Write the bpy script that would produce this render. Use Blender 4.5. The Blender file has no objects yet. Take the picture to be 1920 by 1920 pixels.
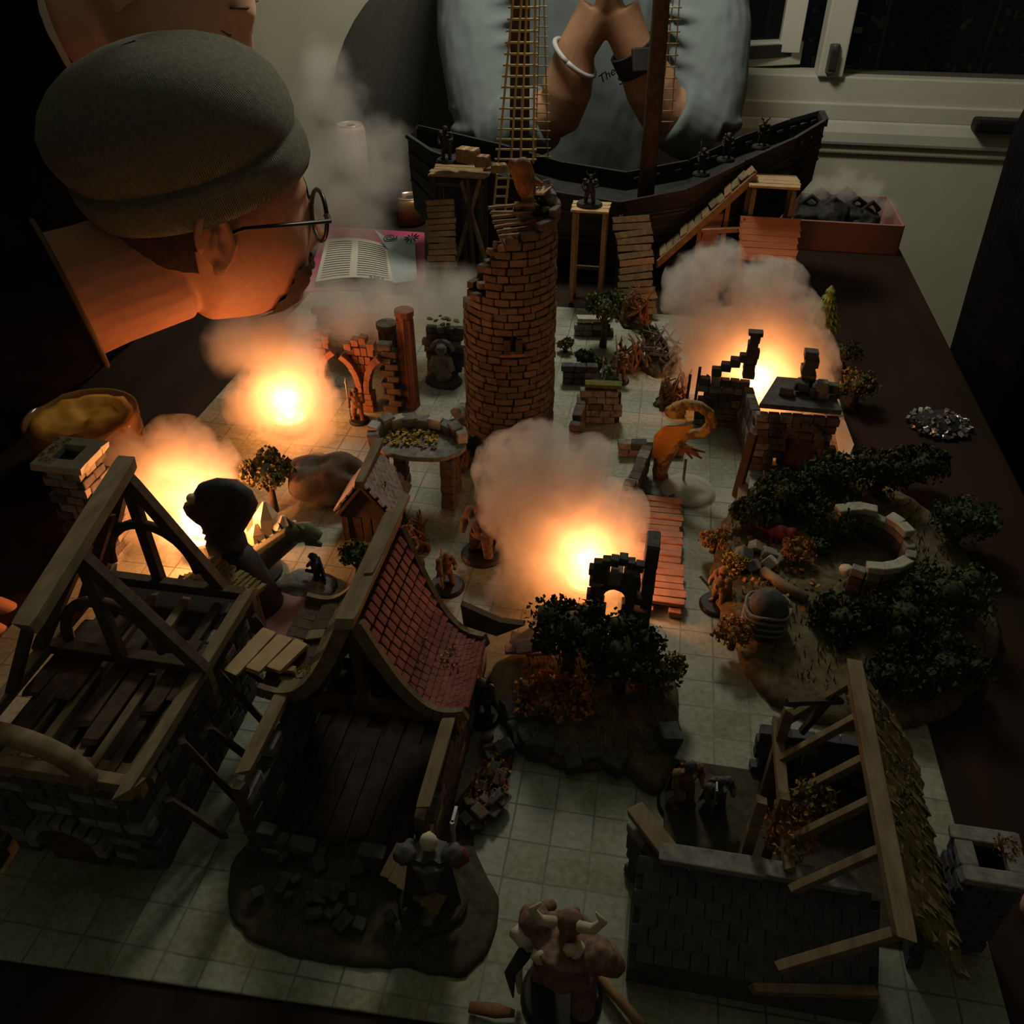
import bpy, bmesh, math, random
from mathutils import Vector, Matrix, Euler, noise
R = math.radians
random.seed(7)
SC = bpy.context.scene
COL = SC.collection
S = 0.001            # everything below is written in millimetres
TBL = 740            # table top above the floor

# ---------------------------------------------------------------- camera
F, TH, HC, YAW = 1600.0, R(37.5), 490.0, R(10)
cam = bpy.data.cameras.new('camera')
cam.sensor_width = 36.0
cam.lens = 36.0 * F / 1920.0
cam.clip_start = 0.02
camo = bpy.data.objects.new('camera', cam)
COL.objects.link(camo)
camo.location = (0, 0, (TBL + HC) * S)
camo.rotation_euler = (R(90) - TH, 0, YAW)
SC.camera = camo

# ---------------------------------------------------------------- world, lights, exposure
w = bpy.data.worlds.new('night')
SC.world = w
w.use_nodes = True
w.node_tree.nodes['Background'].inputs[0].default_value = (0.35, 0.45, 0.6, 1)
w.node_tree.nodes['Background'].inputs[1].default_value = 0.0035

# the pendant bulb hanging over the far end of the table, above the picture
pl = bpy.data.lights.new('pendant_bulb', 'POINT'); pl.energy = 15; pl.color = (1.0, 0.93, 0.74); pl.shadow_soft_size = 0.10
plo = bpy.data.objects.new('pendant_bulb', pl); COL.objects.link(plo); plo.location = (-0.16, 1.40, (TBL + 860) * S)

vs = SC.view_settings
vs.view_transform = 'Standard'; vs.look = 'None'; vs.gamma = 1.0; vs.use_curve_mapping = False
vs.exposure = 0.0
cy = SC.cycles
cy.max_bounces = 5; cy.diffuse_bounces = 3; cy.glossy_bounces = 2; cy.volume_bounces = 2; cy.transparent_max_bounces = 16
cy.volume_step_rate = 2.4; cy.volume_max_steps = 48
cy.use_adaptive_sampling = True; cy.adaptive_threshold = 0.07
cy.caustics_reflective = False; cy.caustics_refractive = False
cy.sample_clamp_indirect = 3.0

# ---------------------------------------------------------------- where the picture's points stand in the room
def ray(px, py):
    u = (px - 960) / F; v = (py - 960) / F
    y = math.cos(TH) - v * math.sin(TH); z = -(math.sin(TH) + v * math.cos(TH))
    return Vector((u * math.cos(YAW) - y * math.sin(YAW), u * math.sin(YAW) + y * math.cos(YAW), z))
def G(px, py, h=0.0):            # on the level h above the table
    d = ray(px, py); t = (HC - h) / -d.z
    return Vector((d.x * t, d.y * t, h))
def AY(px, py, Y):               # on the upright plane y = Y
    d = ray(px, py); t = Y / d.y
    return Vector((d.x * t, Y, HC + d.z * t))
def AX(px, py, X):
    d = ray(px, py); t = X / d.x
    return Vector((X, d.y * t, HC + d.z * t))
def DZ(px, py, z):               # at camera depth z
    d = ray(px, py) * z
    return Vector((d.x, d.y, HC + d.z))

# ---------------------------------------------------------------- materials
MATS = {}
def pm(name, c1, c2=None, scale=60, rough=0.8, bump=0.0, metal=0.0, spec=0.3, sub=0.0, stretch=(1, 1, 1), detail=2.5, contrast=1.0, transmission=0.0, ior=1.45, c3=None):
    m = bpy.data.materials.new(name)
    m.use_nodes = True
    nt = m.node_tree; N = nt.nodes; L = nt.links
    bs = N['Principled BSDF']
    bs.inputs['Roughness'].default_value = rough
    bs.inputs['Metallic'].default_value = metal
    bs.inputs['Specular IOR Level'].default_value = spec
    bs.inputs['IOR'].default_value = ior
    bs.inputs['Transmission Weight'].default_value = transmission
    if sub:
        bs.inputs['Subsurface Weight'].default_value = sub
        bs.inputs['Subsurface Radius'].default_value = (0.012, 0.004, 0.002)
        bs.inputs['Subsurface Scale'].default_value = 1.0
    bs.inputs['Base Color'].default_value = (*c1, 1)
    if bump < 1 and not name.startswith(('stone', 'wood_old')): bump = 0.0
    if c2 is not None or bump:
        tc = N.new('ShaderNodeTexCoord'); mp = N.new('ShaderNodeMapping')
        mp.inputs['Scale'].default_value = stretch
        nz = N.new('ShaderNodeTexNoise')
        nz.inputs['Scale'].default_value = scale; nz.inputs['Detail'].default_value = detail; nz.inputs['Roughness'].default_value = 0.62
        geo = N.new('ShaderNodeNewGeometry')
        L.new(geo.outputs['Position'], mp.inputs[0]); L.new(mp.outputs[0], nz.inputs['Vector'])
        if c2 is not None:
            cr = N.new('ShaderNodeValToRGB')
            e = cr.color_ramp.elements
            e[0].position = 0.5 - 0.2 / contrast; e[0].color = (*c1, 1)
            e[1].position = 0.5 + 0.2 / contrast; e[1].color = (*c2, 1)
            if c3 is not None:
                k = e.new(0.5 + 0.26 / contrast); k.color = (*c3, 1)
            L.new(nz.outputs['Fac'], cr.inputs[0]); L.new(cr.outputs[0], bs.inputs['Base Color'])
        if bump:
            bp = N.new('ShaderNodeBump'); bp.inputs['Strength'].default_value = 0.6; bp.inputs['Distance'].default_value = bump * S
            L.new(nz.outputs['Fac'], bp.inputs['Height']); L.new(bp.outputs[0], bs.inputs['Normal'])
    MATS[name] = m
    return m
def emat(name, col, strength):
    m = bpy.data.materials.new(name); m.use_nodes = True
    bs = m.node_tree.nodes['Principled BSDF']
    bs.inputs['Base Color'].default_value = (0.8, 0.6, 0.4, 1)
    bs.inputs['Emission Color'].default_value = (*col, 1)
    bs.inputs['Emission Strength'].default_value = strength
    MATS[name] = m
    return m

pm('wall_paint', (0.56, 0.55, 0.43), (0.62, 0.61, 0.48), 9, 0.85)
pm('white_gloss', (0.62, 0.62, 0.54), (0.56, 0.56, 0.48), 12, 0.45)
pm('dark_rubber', (0.03, 0.03, 0.028), rough=0.6)
pm('latch_metal', (0.10, 0.10, 0.085), rough=0.5, metal=0.3)
pm('floor_dark', (0.05, 0.035, 0.025), (0.07, 0.05, 0.035), 10, 0.6)
pm('table_wood', (0.016, 0.0095, 0.0062), (0.028, 0.0155, 0.010), 22, 0.6, 0.15, spec=0.15, stretch=(1, 0.12, 1))
pm('room_dark', (0.52, 0.52, 0.46), rough=0.9)
pm('chair_grey', (0.075, 0.075, 0.066), (0.095, 0.095, 0.085), 120, 0.95, 0.2)
pm('stone_brown', (0.068, 0.053, 0.043), (0.135, 0.107, 0.088), 120, 0.9, 0.5)
pm('stone_brown2', (0.10, 0.076, 0.06), (0.16, 0.128, 0.10), 120, 0.9, 0.5)
pm('stone_grey', (0.12, 0.12, 0.11), (0.26, 0.26, 0.24), 150, 0.9, 0.6)
pm('stone_pale', (0.30, 0.30, 0.26), (0.44, 0.43, 0.36), 150, 0.9, 0.6)
pm('stone_dark', (0.045, 0.045, 0.048), (0.10, 0.10, 0.10), 150, 0.9, 0.6)
pm('stone_red', (0.20, 0.09, 0.055), (0.30, 0.15, 0.09), 130, 0.85, 0.4)
pm('mortar', (0.03, 0.024, 0.02), rough=0.95)
pm('slate', (0.05, 0.052, 0.065), (0.10, 0.105, 0.125), 140, 0.8, 0.4)
pm('shingle', (0.20, 0.16, 0.15), (0.33, 0.28, 0.27), 160, 0.85, 0.4)
pm('roof_red', (0.16, 0.045, 0.042), (0.26, 0.085, 0.075), 110, 0.75, 0.3)
pm('wood_old', (0.13, 0.095, 0.055), (0.24, 0.19, 0.115), 130, 0.85, 0.5, stretch=(1, 0.25, 1))
pm('wood_dark', (0.05, 0.034, 0.022), (0.10, 0.07, 0.045), 130, 0.85, 0.5)
pm('wood_warm', (0.22, 0.13, 0.065), (0.34, 0.22, 0.12), 130, 0.8, 0.4)
pm('wood_red', (0.28, 0.135, 0.085), (0.40, 0.21, 0.14), 110, 0.75, 0.4)
pm('wood_pale', (0.42, 0.28, 0.15), (0.52, 0.37, 0.22), 130, 0.8, 0.3)
pm('wood_firelit', (0.40, 0.14, 0.06), (0.50, 0.20, 0.09), 90, 0.6, 0.3, stretch=(0.2, 1, 1))  # orange firelight put into the wood colour of the ramp
pm('hull_black', (0.012, 0.012, 0.014), (0.03, 0.03, 0.032), 90, 0.6, 0.3)
pm('rope', (0.42, 0.34, 0.17), (0.52, 0.43, 0.24), 200, 0.9)
pm('thatch', (0.10, 0.085, 0.035), (0.20, 0.17, 0.07), 200, 0.95, 1.2, stretch=(1, 0.2, 1), c3=(0.12, 0.15, 0.04))
pm('moss', (0.06, 0.075, 0.02), (0.15, 0.15, 0.04), 260, 0.95, 0.8)
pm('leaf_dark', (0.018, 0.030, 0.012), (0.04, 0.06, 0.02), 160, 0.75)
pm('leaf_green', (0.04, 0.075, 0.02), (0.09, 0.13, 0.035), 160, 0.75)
pm('leaf_bright', (0.12, 0.20, 0.05), (0.22, 0.30, 0.08), 160, 0.7)
pm('leaf_orange', (0.26, 0.11, 0.03), (0.40, 0.21, 0.06), 200, 0.8, c3=(0.18, 0.15, 0.04))
pm('leaf_yellow', (0.36, 0.25, 0.05), (0.48, 0.34, 0.08), 200, 0.8)
pm('leaf_olive', (0.10, 0.095, 0.03), (0.20, 0.16, 0.05), 160, 0.8, c3=(0.24, 0.14, 0.04))
pm('earth', (0.07, 0.06, 0.035), (0.15, 0.13, 0.07), 150, 0.95, 1.0, c3=(0.13, 0.15, 0.05))
pm('earth_dark', (0.035, 0.034, 0.024), (0.08, 0.075, 0.045), 150, 0.95, 1.0)
pm('mini_black', (0.02, 0.02, 0.022), (0.045, 0.045, 0.047), 300, 0.6)
pm('mini_grey', (0.06, 0.062, 0.065), (0.12, 0.12, 0.12), 300, 0.7)
pm('mini_brown', (0.12, 0.075, 0.045), (0.22, 0.14, 0.08), 300, 0.75)
pm('mini_rust', (0.15, 0.065, 0.03), (0.24, 0.115, 0.05), 300, 0.7)
pm('mini_green', (0.06, 0.09, 0.05), (0.13, 0.17, 0.09), 300, 0.7)
pm('mini_red', (0.16, 0.025, 0.02), (0.22, 0.04, 0.03), 300, 0.7)
pm('mini_bone', (0.46, 0.42, 0.30), (0.58, 0.54, 0.42), 300, 0.7)
pm('mini_fur', (0.12, 0.07, 0.055), (0.26, 0.17, 0.13), 300, 0.85, 0.8)
pm('mini_steel', (0.25, 0.25, 0.25), (0.4, 0.4, 0.4), 300, 0.4, metal=0.6)
pm('dragon_orange', (0.34, 0.15, 0.025), (0.46, 0.25, 0.045), 90, 0.6, c3=(0.25, 0.11, 0.03))
pm('dragon_stripe', (0.36, 0.25, 0.07), (0.12, 0.07, 0.03), 130, 0.6, contrast=3)
pm('base_black', (0.02, 0.02, 0.02), rough=0.5)
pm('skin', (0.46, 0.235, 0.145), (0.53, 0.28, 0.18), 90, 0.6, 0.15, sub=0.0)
pm('hair_soft', (0.10, 0.06, 0.04), (0.16, 0.10, 0.065), 300, 0.9)
pm('skin_pale', (0.60, 0.36, 0.25), (0.66, 0.41, 0.29), 90, 0.6, 0.15)
pm('wood_shaded', (0.022, 0.016, 0.012), (0.045, 0.034, 0.024), 130, 0.9, 0.4)  # darker copy of wood_dark, interior shade put into the floor colour
pm('skin_arm', (0.40, 0.215, 0.125), (0.47, 0.26, 0.16), 90, 0.6, 0.2)
pm('hair_dark', (0.03, 0.02, 0.014), (0.065, 0.042, 0.028), 300, 0.8, 1.0, stretch=(1, 1, 0.3))
pm('jacket_black', (0.005, 0.005, 0.007), (0.010, 0.010, 0.012), 60, 0.95, 0.4, spec=0.02)
pm('collar_trim', (0.10, 0.07, 0.04), rough=0.6)
pm('shirt_white', (0.6, 0.58, 0.5), rough=0.8)
pm('hoodie', (0.15, 0.185, 0.195), (0.18, 0.215, 0.225), 13, 0.95, 22, detail=2, stretch=(1.2, 1, 0.6))
pm('hoodie_print', (0.02, 0.03, 0.04), rough=0.9)
pm('bracelet', (0.42, 0.42, 0.42), rough=0.5)
pm('watch', (0.025, 0.025, 0.027), rough=0.6)
pm('frame_black', (0.018, 0.012, 0.010), rough=0.35)
pm('paper', (0.55, 0.53, 0.44), rough=0.85)
pm('paper_blue', (0.36, 0.44, 0.46), rough=0.8)
pm('ink', (0.03, 0.035, 0.05), rough=0.8)
pm('pink_cover', (0.42, 0.07, 0.16), rough=0.6)
pm('box_pink', (0.30, 0.145, 0.125), (0.33, 0.165, 0.14), 40, 0.8)
pm('black_stuff', (0.012, 0.012, 0.013), (0.03, 0.03, 0.03), 100, 0.7)
pm('can_metal', (0.55, 0.52, 0.46), rough=0.35, metal=0.7)
pm('can_paint', (0.45, 0.30, 0.25), rough=0.5)
pm('can_gold', (0.28, 0.13, 0.04), rough=0.4, metal=0.4)
pm('plastic_black', (0.01, 0.01, 0.012), rough=0.5)
pm('silver', (0.14, 0.14, 0.14), (0.5, 0.5, 0.5), 300, 0.3, metal=0.8)
pm('crystal', (0.62, 0.50, 0.38), (0.74, 0.64, 0.50), 80, 0.4, 0.6)
pm('paste_orange', (0.40, 0.19, 0.02), (0.54, 0.28, 0.035), 60, 0.6, 0.8)
pm('tile_mat_red', (0.26, 0.13, 0.12), (0.31, 0.17, 0.15), 40, 0.85)
def thin(name, col, alpha, rough):
    m = pm(name, col, rough=rough, spec=0.6); m.node_tree.nodes['Principled BSDF'].inputs['Alpha'].default_value = alpha
thin('clear_plastic', (0.72, 0.76, 0.70), 0.42, 0.10)  # milky colour and opacity stand in for a pale reflection on the disc
thin('pane', (0.004, 0.005, 0.006), 0.35, 0.04)
thin('jar_plastic', (0.55, 0.32, 0.12), 0.30, 0.10)
thin('lens', (0.4, 0.4, 0.4), 0.10, 0.03)
pm('card_white', (0.62, 0.63, 0.58), rough=0.7)
emat('led_flame', (1.0, 0.42, 0.09), 1.0)

# knitted wool: fine ribs running up the hat
def wool():
    m = pm('wool', (0.145, 0.15, 0.115), (0.22, 0.225, 0.18), 220, 0.95)
    nt = m.node_tree; N = nt.nodes; L = nt.links
    uv = N.new('ShaderNodeUVMap')
    wv = N.new('ShaderNodeTexWave'); wv.inputs['Scale'].default_value = 26; wv.inputs['Distortion'].default_value = 1.2; wv.inputs['Detail'].default_value = 2; wv.inputs['Detail Scale'].default_value = 3
    L.new(uv.outputs[0], wv.inputs['Vector'])
    geo = N.new('ShaderNodeNewGeometry'); nz = N.new('ShaderNodeTexNoise'); nz.inputs['Scale'].default_value = 350; nz.inputs['Detail'].default_value = 3
    L.new(geo.outputs['Position'], nz.inputs['Vector'])
    ad = N.new('ShaderNodeMath'); ad.operation = 'ADD'
    L.new(wv.outputs['Fac'], ad.inputs[0]); L.new(nz.outputs['Fac'], ad.inputs[1])
    bp = N.new('ShaderNodeBump'); bp.inputs['Strength'].default_value = 0.8; bp.inputs['Distance'].default_value = 0.0022
    L.new(ad.outputs[0], bp.inputs['Height']); L.new(bp.outputs[0], N['Principled BSDF'].inputs['Normal'])
wool()

# printed battle mat: flagstones with a one inch grid
def mat_print():
    m = bpy.data.materials.new('battle_mat'); m.use_nodes = True
    nt = m.node_tree; N = nt.nodes; L = nt.links; bs = N['Principled BSDF']
    geo = N.new('ShaderNodeNewGeometry')
    sep = N.new('ShaderNodeSeparateXYZ'); L.new(geo.outputs['Position'], sep.inputs[0])
    wob = N.new('ShaderNodeTexNoise'); wob.inputs['Scale'].default_value = 30; L.new(geo.outputs['Position'], wob.inputs['Vector'])
    def M(op, a, b):
        n = N.new('ShaderNodeMath'); n.operation = op
        for i, q in enumerate((a, b)):
            if q is None: continue
            if isinstance(q, (int, float)): n.inputs[i].default_value = q
            else: L.new(q, n.inputs[i])
        return n.outputs[0]
    wo = M('MULTIPLY', M('SUBTRACT', wob.outputs['Fac'], 0.5), 0.06)
    lines = None
    cells = []
    for ax, off in ((0, 0.0028), (1, 0.0103)):
        p = M('ADD', M('DIVIDE', M('ADD', sep.outputs[ax], off), 0.0254), wo)
        fr = M('FRACT', p, None)
        d = M('ABSOLUTE', M('SUBTRACT', fr, 0.5), None)
        ln = M('GREATER_THAN', d, 0.475)
        cells.append(M('FLOOR', p, None))
        lines = ln if lines is None else M('MAXIMUM', lines, ln)
    cmb = N.new('ShaderNodeCombineXYZ'); L.new(cells[0], cmb.inputs[0]); L.new(cells[1], cmb.inputs[1])
    wn = N.new('ShaderNodeTexWhiteNoise'); wn.noise_dimensions = '2D'; L.new(cmb.outputs[0], wn.inputs['Vector'])
    big = N.new('ShaderNodeTexNoise'); big.inputs['Scale'].default_value = 16; big.inputs['Detail'].default_value = 5; L.new(geo.outputs['Position'], big.inputs['Vector'])
    fine = N.new('ShaderNodeTexNoise'); fine.inputs['Scale'].default_value = 240; fine.inputs['Detail'].default_value = 5; L.new(geo.outputs['Position'], fine.inputs['Vector'])
    cr = N.new('ShaderNodeValToRGB'); e = cr.color_ramp.elements
    e[0].position = 0.36; e[0].color = (0.15, 0.16, 0.075, 1)
    e[1].position = 0.62; e[1].color = (0.30, 0.33, 0.285, 1)
    s1 = M('ADD', M('MULTIPLY', wn.outputs['Value'], 0.10), M('ADD', M('MULTIPLY', fine.outputs['Fac'], 0.42), M('MULTIPLY', big.outputs['Fac'], 0.52)))
    L.new(s1, cr.inputs[0])
    mx = N.new('ShaderNodeMix'); mx.data_type = 'RGBA'
    L.new(M('MULTIPLY', lines, M('MULTIPLY', M('SUBTRACT', big.outputs['Fac'], 0.22), 1.7)), mx.inputs['Factor'])
    L.new(cr.outputs[0], mx.inputs[6]); mx.inputs[7].default_value = (0.035, 0.035, 0.02, 1)
    L.new(mx.outputs[2], bs.inputs['Base Color'])
    bs.inputs['Roughness'].default_value = 0.62
    bp = N.new('ShaderNodeBump'); bp.inputs['Strength'].default_value = 0.35; bp.inputs['Distance'].default_value = 0.0006
    L.new(fine.outputs['Fac'], bp.inputs['Height']); L.new(bp.outputs[0], bs.inputs['Normal'])
    MATS['battle_mat'] = m
mat_print()

# ---------------------------------------------------------------- mesh building
def V(*a): return Vector(a if len(a) > 1 else a[0])
class B:
    """collects geometry in table coordinates (mm)"""
    def __init__(s): s.v = []; s.f = []
    def add(s, vs, fs):
        n = len(s.v); s.v += [Vector(p) for p in vs]; s.f += [tuple(i + n for i in f) for f in fs]; return s
    def box(s, c, size, rot=(0, 0, 0), jit=0.0):
        m = Euler([R(a) for a in rot]).to_matrix(); c = Vector(c)
        vs = []
        for x in (-.5, .5):
            for y in (-.5, .5):
                for z in (-.5, .5):
                    p = Vector((x * size[0], y * size[1], z * size[2]))
                    if jit: p += Vector((random.uniform(-jit, jit), random.uniform(-jit, jit), random.uniform(-jit, jit)))
                    vs.append(c + m @ p)
        return s.add(vs, [(0, 1, 3, 2), (4, 6, 7, 5), (0, 4, 5, 1), (2, 3, 7, 6), (0, 2, 6, 4), (1, 5, 7, 3)])
    def beam(s, p0, p1, w, h, up=(0, 0, 1), jit=0.0):
        p0 = Vector(p0); p1 = Vector(p1); d = (p1 - p0).normalized(); u = Vector(up)
        if abs(d.dot(u)) > 0.98: u = Vector((0, 1, 0))
        sd = d.cross(u).normalized(); u = sd.cross(d).normalized()
        vs = []
        for p in (p0, p1):
            for a, b in ((-1, -1), (1, -1), (1, 1), (-1, 1)):
                j = Vector((random.uniform(-jit, jit), random.uniform(-jit, jit), random.uniform(-jit, jit))) if jit else Vector()
                vs.append(p + sd * (a * w / 2) + u * (b * h / 2) + j)
        return s.add(vs, [(0, 3, 2, 1), (4, 5, 6, 7), (0, 1, 5, 4), (1, 2, 6, 5), (2, 3, 7, 6), (3, 0, 4, 7)])
    def tube(s, pts, r, n=10, sq=1.0, cap=True, twist=0):
        pts = [Vector(p) for p in pts]; rs = r if isinstance(r, (list, tuple)) else [r] * len(pts)
        vs = []; fs = []
        ref = None
        for i, p in enumerate(pts):
            d = (pts[min(i + 1, len(pts) - 1)] - pts[max(i - 1, 0)]).normalized()
            if ref is None or abs(d.dot(ref)) > 0.99:
                ref = Vector((0, 0, 1)) if abs(d.z) < 0.9 else Vector((1, 0, 0))
            a = d.cross(ref).normalized(); b = d.cross(a).normalized(); ref = (-b if False else a.cross(d)).normalized()
            for k in range(n):
                t = 2 * math.pi * k / n + twist
                vs.append(p + (a * math.cos(t) + b * math.sin(t) * sq) * rs[i])
        for i in range(len(pts) - 1):
            for k in range(n):
                k2 = (k + 1) % n
                fs.append((i * n + k, i * n + k2, (i + 1) * n + k2, (i + 1) * n + k))
        if cap:
            fs.append(tuple(range(n))[::-1]); fs.append(tuple((len(pts) - 1) * n + k for k in range(n)))
        return s.add(vs, fs)
    def ico(s, c, r, sub=2, sc=(1, 1, 1), amp=0.0, fr=0.08, rot=None, seed=0):
        bm = bmesh.new(); bmesh.ops.create_icosphere(bm, subdivisions=sub, radius=1)
        c = Vector(c); vs = []
        m = Euler([R(a) for a in rot]).to_matrix() if rot else None
        for q in bm.verts:
            p = q.co.copy()
            k = 1.0
            if amp: k += amp * noise.noise(p * (fr * r if fr > 0.5 else 1.7) + Vector((seed * 7.3 + c.x * .11, c.y * .13, seed)))
            p = Vector((p.x * sc[0], p.y * sc[1], p.z * sc[2])) * (r * k)
            if m: p = m @ p
            vs.append(c + p)
        fs = [[x.index for x in f.verts] for f in bm.faces]; bm.free()
        return s.add(vs, fs)
    def lathe(s, prof, c=(0, 0, 0), n=24, rot=None):
        c = Vector(c); m = Euler([R(a) for a in rot]).to_matrix() if rot else Matrix.Identity(3)
        vs = []; fs = []
        for r, z in prof:
            for k in range(n):
                t = 2 * math.pi * k / n
                vs.append(c + m @ Vector((r * math.cos(t), r * math.sin(t), z)))
        for i in range(len(prof) - 1):
            for k in range(n):
                k2 = (k + 1) % n
                fs.append((i * n + k, i * n + k2, (i + 1) * n + k2, (i + 1) * n + k))
        fs.append(tuple(range(n))[::-1]); fs.append(tuple((len(prof) - 1) * n + k for k in range(n)))
        return s.add(vs, fs)
    def prism(s, poly, d):            # poly: list of 3-D points, d: extrusion vector
        poly = [Vector(p) for p in poly]; d = Vector(d); n = len(poly)
        return s.add(poly + [p + d for p in poly], [tuple(range(n))[::-1], tuple(range(n, 2 * n))] + [(k, (k + 1) % n, n + (k + 1) % n, n + k) for k in range(n)])
    def grid(s, rows, close=False):
        nr = len(rows); nc = len(rows[0]); fs = []
        for i in range(nr - 1):
            for k in range(nc if close else nc - 1):
                k2 = (k + 1) % nc
                fs.append((i * nc + k, i * nc + k2, (i + 1) * nc + k2, (i + 1) * nc + k))
        return s.add([p for r in rows for p in r], fs)
    def xf(s, m, start=0):
        for i in range(start, len(s.v)): s.v[i] = m @ s.v[i]
        return s

def mesh_of(b, org, m, smooth=False, name='mesh'):
    me = bpy.data.meshes.new(name)
    me.from_pydata([((p - org) * S)[:] for p in b.v], [], b.f)
    bm = bmesh.new(); bm.from_mesh(me); bmesh.ops.recalc_face_normals(bm, faces=bm.faces); bm.to_mesh(me); bm.free()
    me.materials.append(MATS[m])
    if smooth: me.polygons.foreach_set('use_smooth', [True] * len(me.polygons))
    me.update()
    return me
def link(name, me, parent=None):
    o = bpy.data.objects.new(name, me); COL.objects.link(o)
    if parent is not None: o.parent = parent
    return o
def mods(o, voxel=None, smooth_it=0, bevel=None, sub=0):
    if voxel:
        r = o.modifiers.new('remesh', 'REMESH'); r.mode = 'VOXEL'; r.voxel_size = voxel * S; r.use_smooth_shade = True
    if smooth_it:
        q = o.modifiers.new('smooth', 'SMOOTH'); q.iterations = smooth_it; q.factor = 0.5
    if bevel:
        q = o.modifiers.new('bevel', 'BEVEL'); q.width = bevel * S; q.segments = 2; q.limit_method = 'ANGLE'
    if sub:
        q = o.modifiers.new('sub', 'SUBSURF'); q.levels = sub; q.render_levels = sub
    return o
def wpos(p): return (p[0] * S, p[1] * S, (p[2] + TBL) * S)

UNIT = {}
def unit(m, var, chamf=0.12):
    """one of five slightly irregular unit blocks, shared by all pieces of a material"""
    key = (m, var, chamf)
    if key not in UNIT:
        rnd = random.Random(var * 31 + 5)
        b = B(); j = 0.07 if chamf else 0.0
        pts = []
        for x in (-.5, .5):
            for y in (-.5, .5):
                for z in (-.5, .5):
                    pts.append(Vector((x + rnd.uniform(-j, j) * .5, y + rnd.uniform(-j, j) * .5, z + rnd.uniform(-j, j))))
        b.add(pts, [(0, 1, 3, 2), (4, 6, 7, 5), (0, 4, 5, 1), (2, 3, 7, 6), (0, 2, 6, 4), (1, 5, 7, 3)])
        me = bpy.data.meshes.new('block'); me.from_pydata([p[:] for p in b.v], [], b.f)
        bm = bmesh.new(); bm.from_mesh(me); bmesh.ops.recalc_face_normals(bm, faces=bm.faces)
        if chamf:
            bmesh.ops.bevel(bm, geom=bm.edges[:], offset=chamf * 0.6, segments=1, affect='EDGES', profile=0.5)
        bm.to_mesh(me); bm.free(); me.materials.append(MATS[m]); UNIT[key] = me
    return UNIT[key]

class Th:
    """one thing: an Empty at its base, parts built in table coordinates"""
    def __init__(s, name, label, cat, loc, group=None, kind=None):
        s.org = Vector(loc)
        s.o = bpy.data.objects.new(name, None); COL.objects.link(s.o); s.o.empty_display_size = 0.01
        s.o.location = wpos(loc)
        if kind: s.o['kind'] = kind
        if label: s.o['label'] = label
        if cat: s.o['category'] = cat
        if group: s.o['group'] = group
    def part(s, name, b, m, smooth=False, parent=None, label=None, kind=None, **k):
        o = link(name, mesh_of(b, s.org, m, smooth, name), parent or s.o)
        if label: o['label'] = label
        if kind: o['kind'] = kind
        if k: mods(o, **k)
        return o
    def beam(s, name, m, p0, p1, w, h=None, up=(0, 0, 1), jit=0.0, parent=None):
        return s.plank(name, m, p0, p1, w, h or w, up, parent, 0.10)
    def plank(s, name, m, p0, p1, w, t, up=(0, 0, 1), parent=None, chamf=0.08):
        p0 = Vector(p0); p1 = Vector(p1); d = p1 - p0; L = d.length; d.normalize(); u = Vector(up)
        if abs(d.dot(u)) > 0.98: u = Vector((0, 1, 0))
        sd = u.cross(d).normalized(); u = d.cross(sd).normalized()
        return s.piece(name, m, (p0 + p1) / 2, (L, w, t), Matrix((d, sd, u)).transposed(), parent, chamf)
    def piece(s, name, m, c, size, rot=None, parent=None, chamf=0.12):
        o = link(name, unit(m, random.randrange(5), chamf), parent or s.o)
        rm = rot if isinstance(rot, Matrix) else (Euler([R(a) for a in rot]).to_matrix() if rot else Matrix.Identity(3))
        o.matrix_local = Matrix.Translation((Vector(c) - s.org) * S) @ rm.to_4x4() @ Matrix.Diagonal((size[0] * S, size[1] * S, size[2] * S, 1))
        return o
def solo(name, b, m, label, cat, loc=None, group=None, kind=None, smooth=False, **k):
    loc = Vector(loc) if loc is not None else Vector((0, 0, 0))
    o = link(name, mesh_of(b, loc, m, smooth, name)); o.location = wpos(loc)
    if label: o['label'] = label
    if cat: o['category'] = cat
    if group: o['group'] = group
    if kind: o['kind'] = kind
    if k: mods(o, **k)
    return o
# ================================================================ the room
YW = 2050.0
b = B(); b.box((-200, 800, -TBL - 10), (4200, 4200, 20)); solo('floor', b, 'floor_dark', 'dark floor of the room', None, kind='structure')
b = B(); b.box((-200, 800, 1680), (4200, 4200, 20)); solo('ceiling', b, 'room_dark', 'dim ceiling of the room', None, kind='structure')
XA = AY(1362, 100, YW).x; ZS = 88.0
WX0, WX1, WZ0, WZ1 = -40.0, 1500.0, 122.0, 1250.0
b = B()
b.box(((-2300 + WX0) / 2, YW + 60, 480), (WX0 + 2300, 120, 2440))
b.box(((WX0 + 1900) / 2, YW + 60, (WZ0 - TBL) / 2), (1900 - WX0, 120, WZ0 + TBL))
b.box(((WX0 + 1900) / 2, YW + 60, (WZ1 + 1700) / 2), (1900 - WX0, 120, 1700 - WZ1))
b.box((1700, YW + 60, (WZ0 + WZ1) / 2), (400, 120, WZ1 - WZ0))
solo('wall_back', b, 'wall_paint', 'cream painted wall behind the far end of the table', None, kind='structure')
b = B(); b.box((-2310, 800, 480), (20, 4200, 2440)); solo('wall_left', b, 'room_dark', 'dim side wall on the left', None, kind='structure')
b = B(); b.box((1910, 800, 480), (20, 4200, 2440)); solo('wall_right', b, 'room_dark', 'dim side wall on the right', None, kind='structure')
b = B(); b.box((-200, -1290, 480), (4200, 20, 2440)); solo('wall_front', b, 'room_dark', 'dim wall behind the viewer', None, kind='structure')

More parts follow.
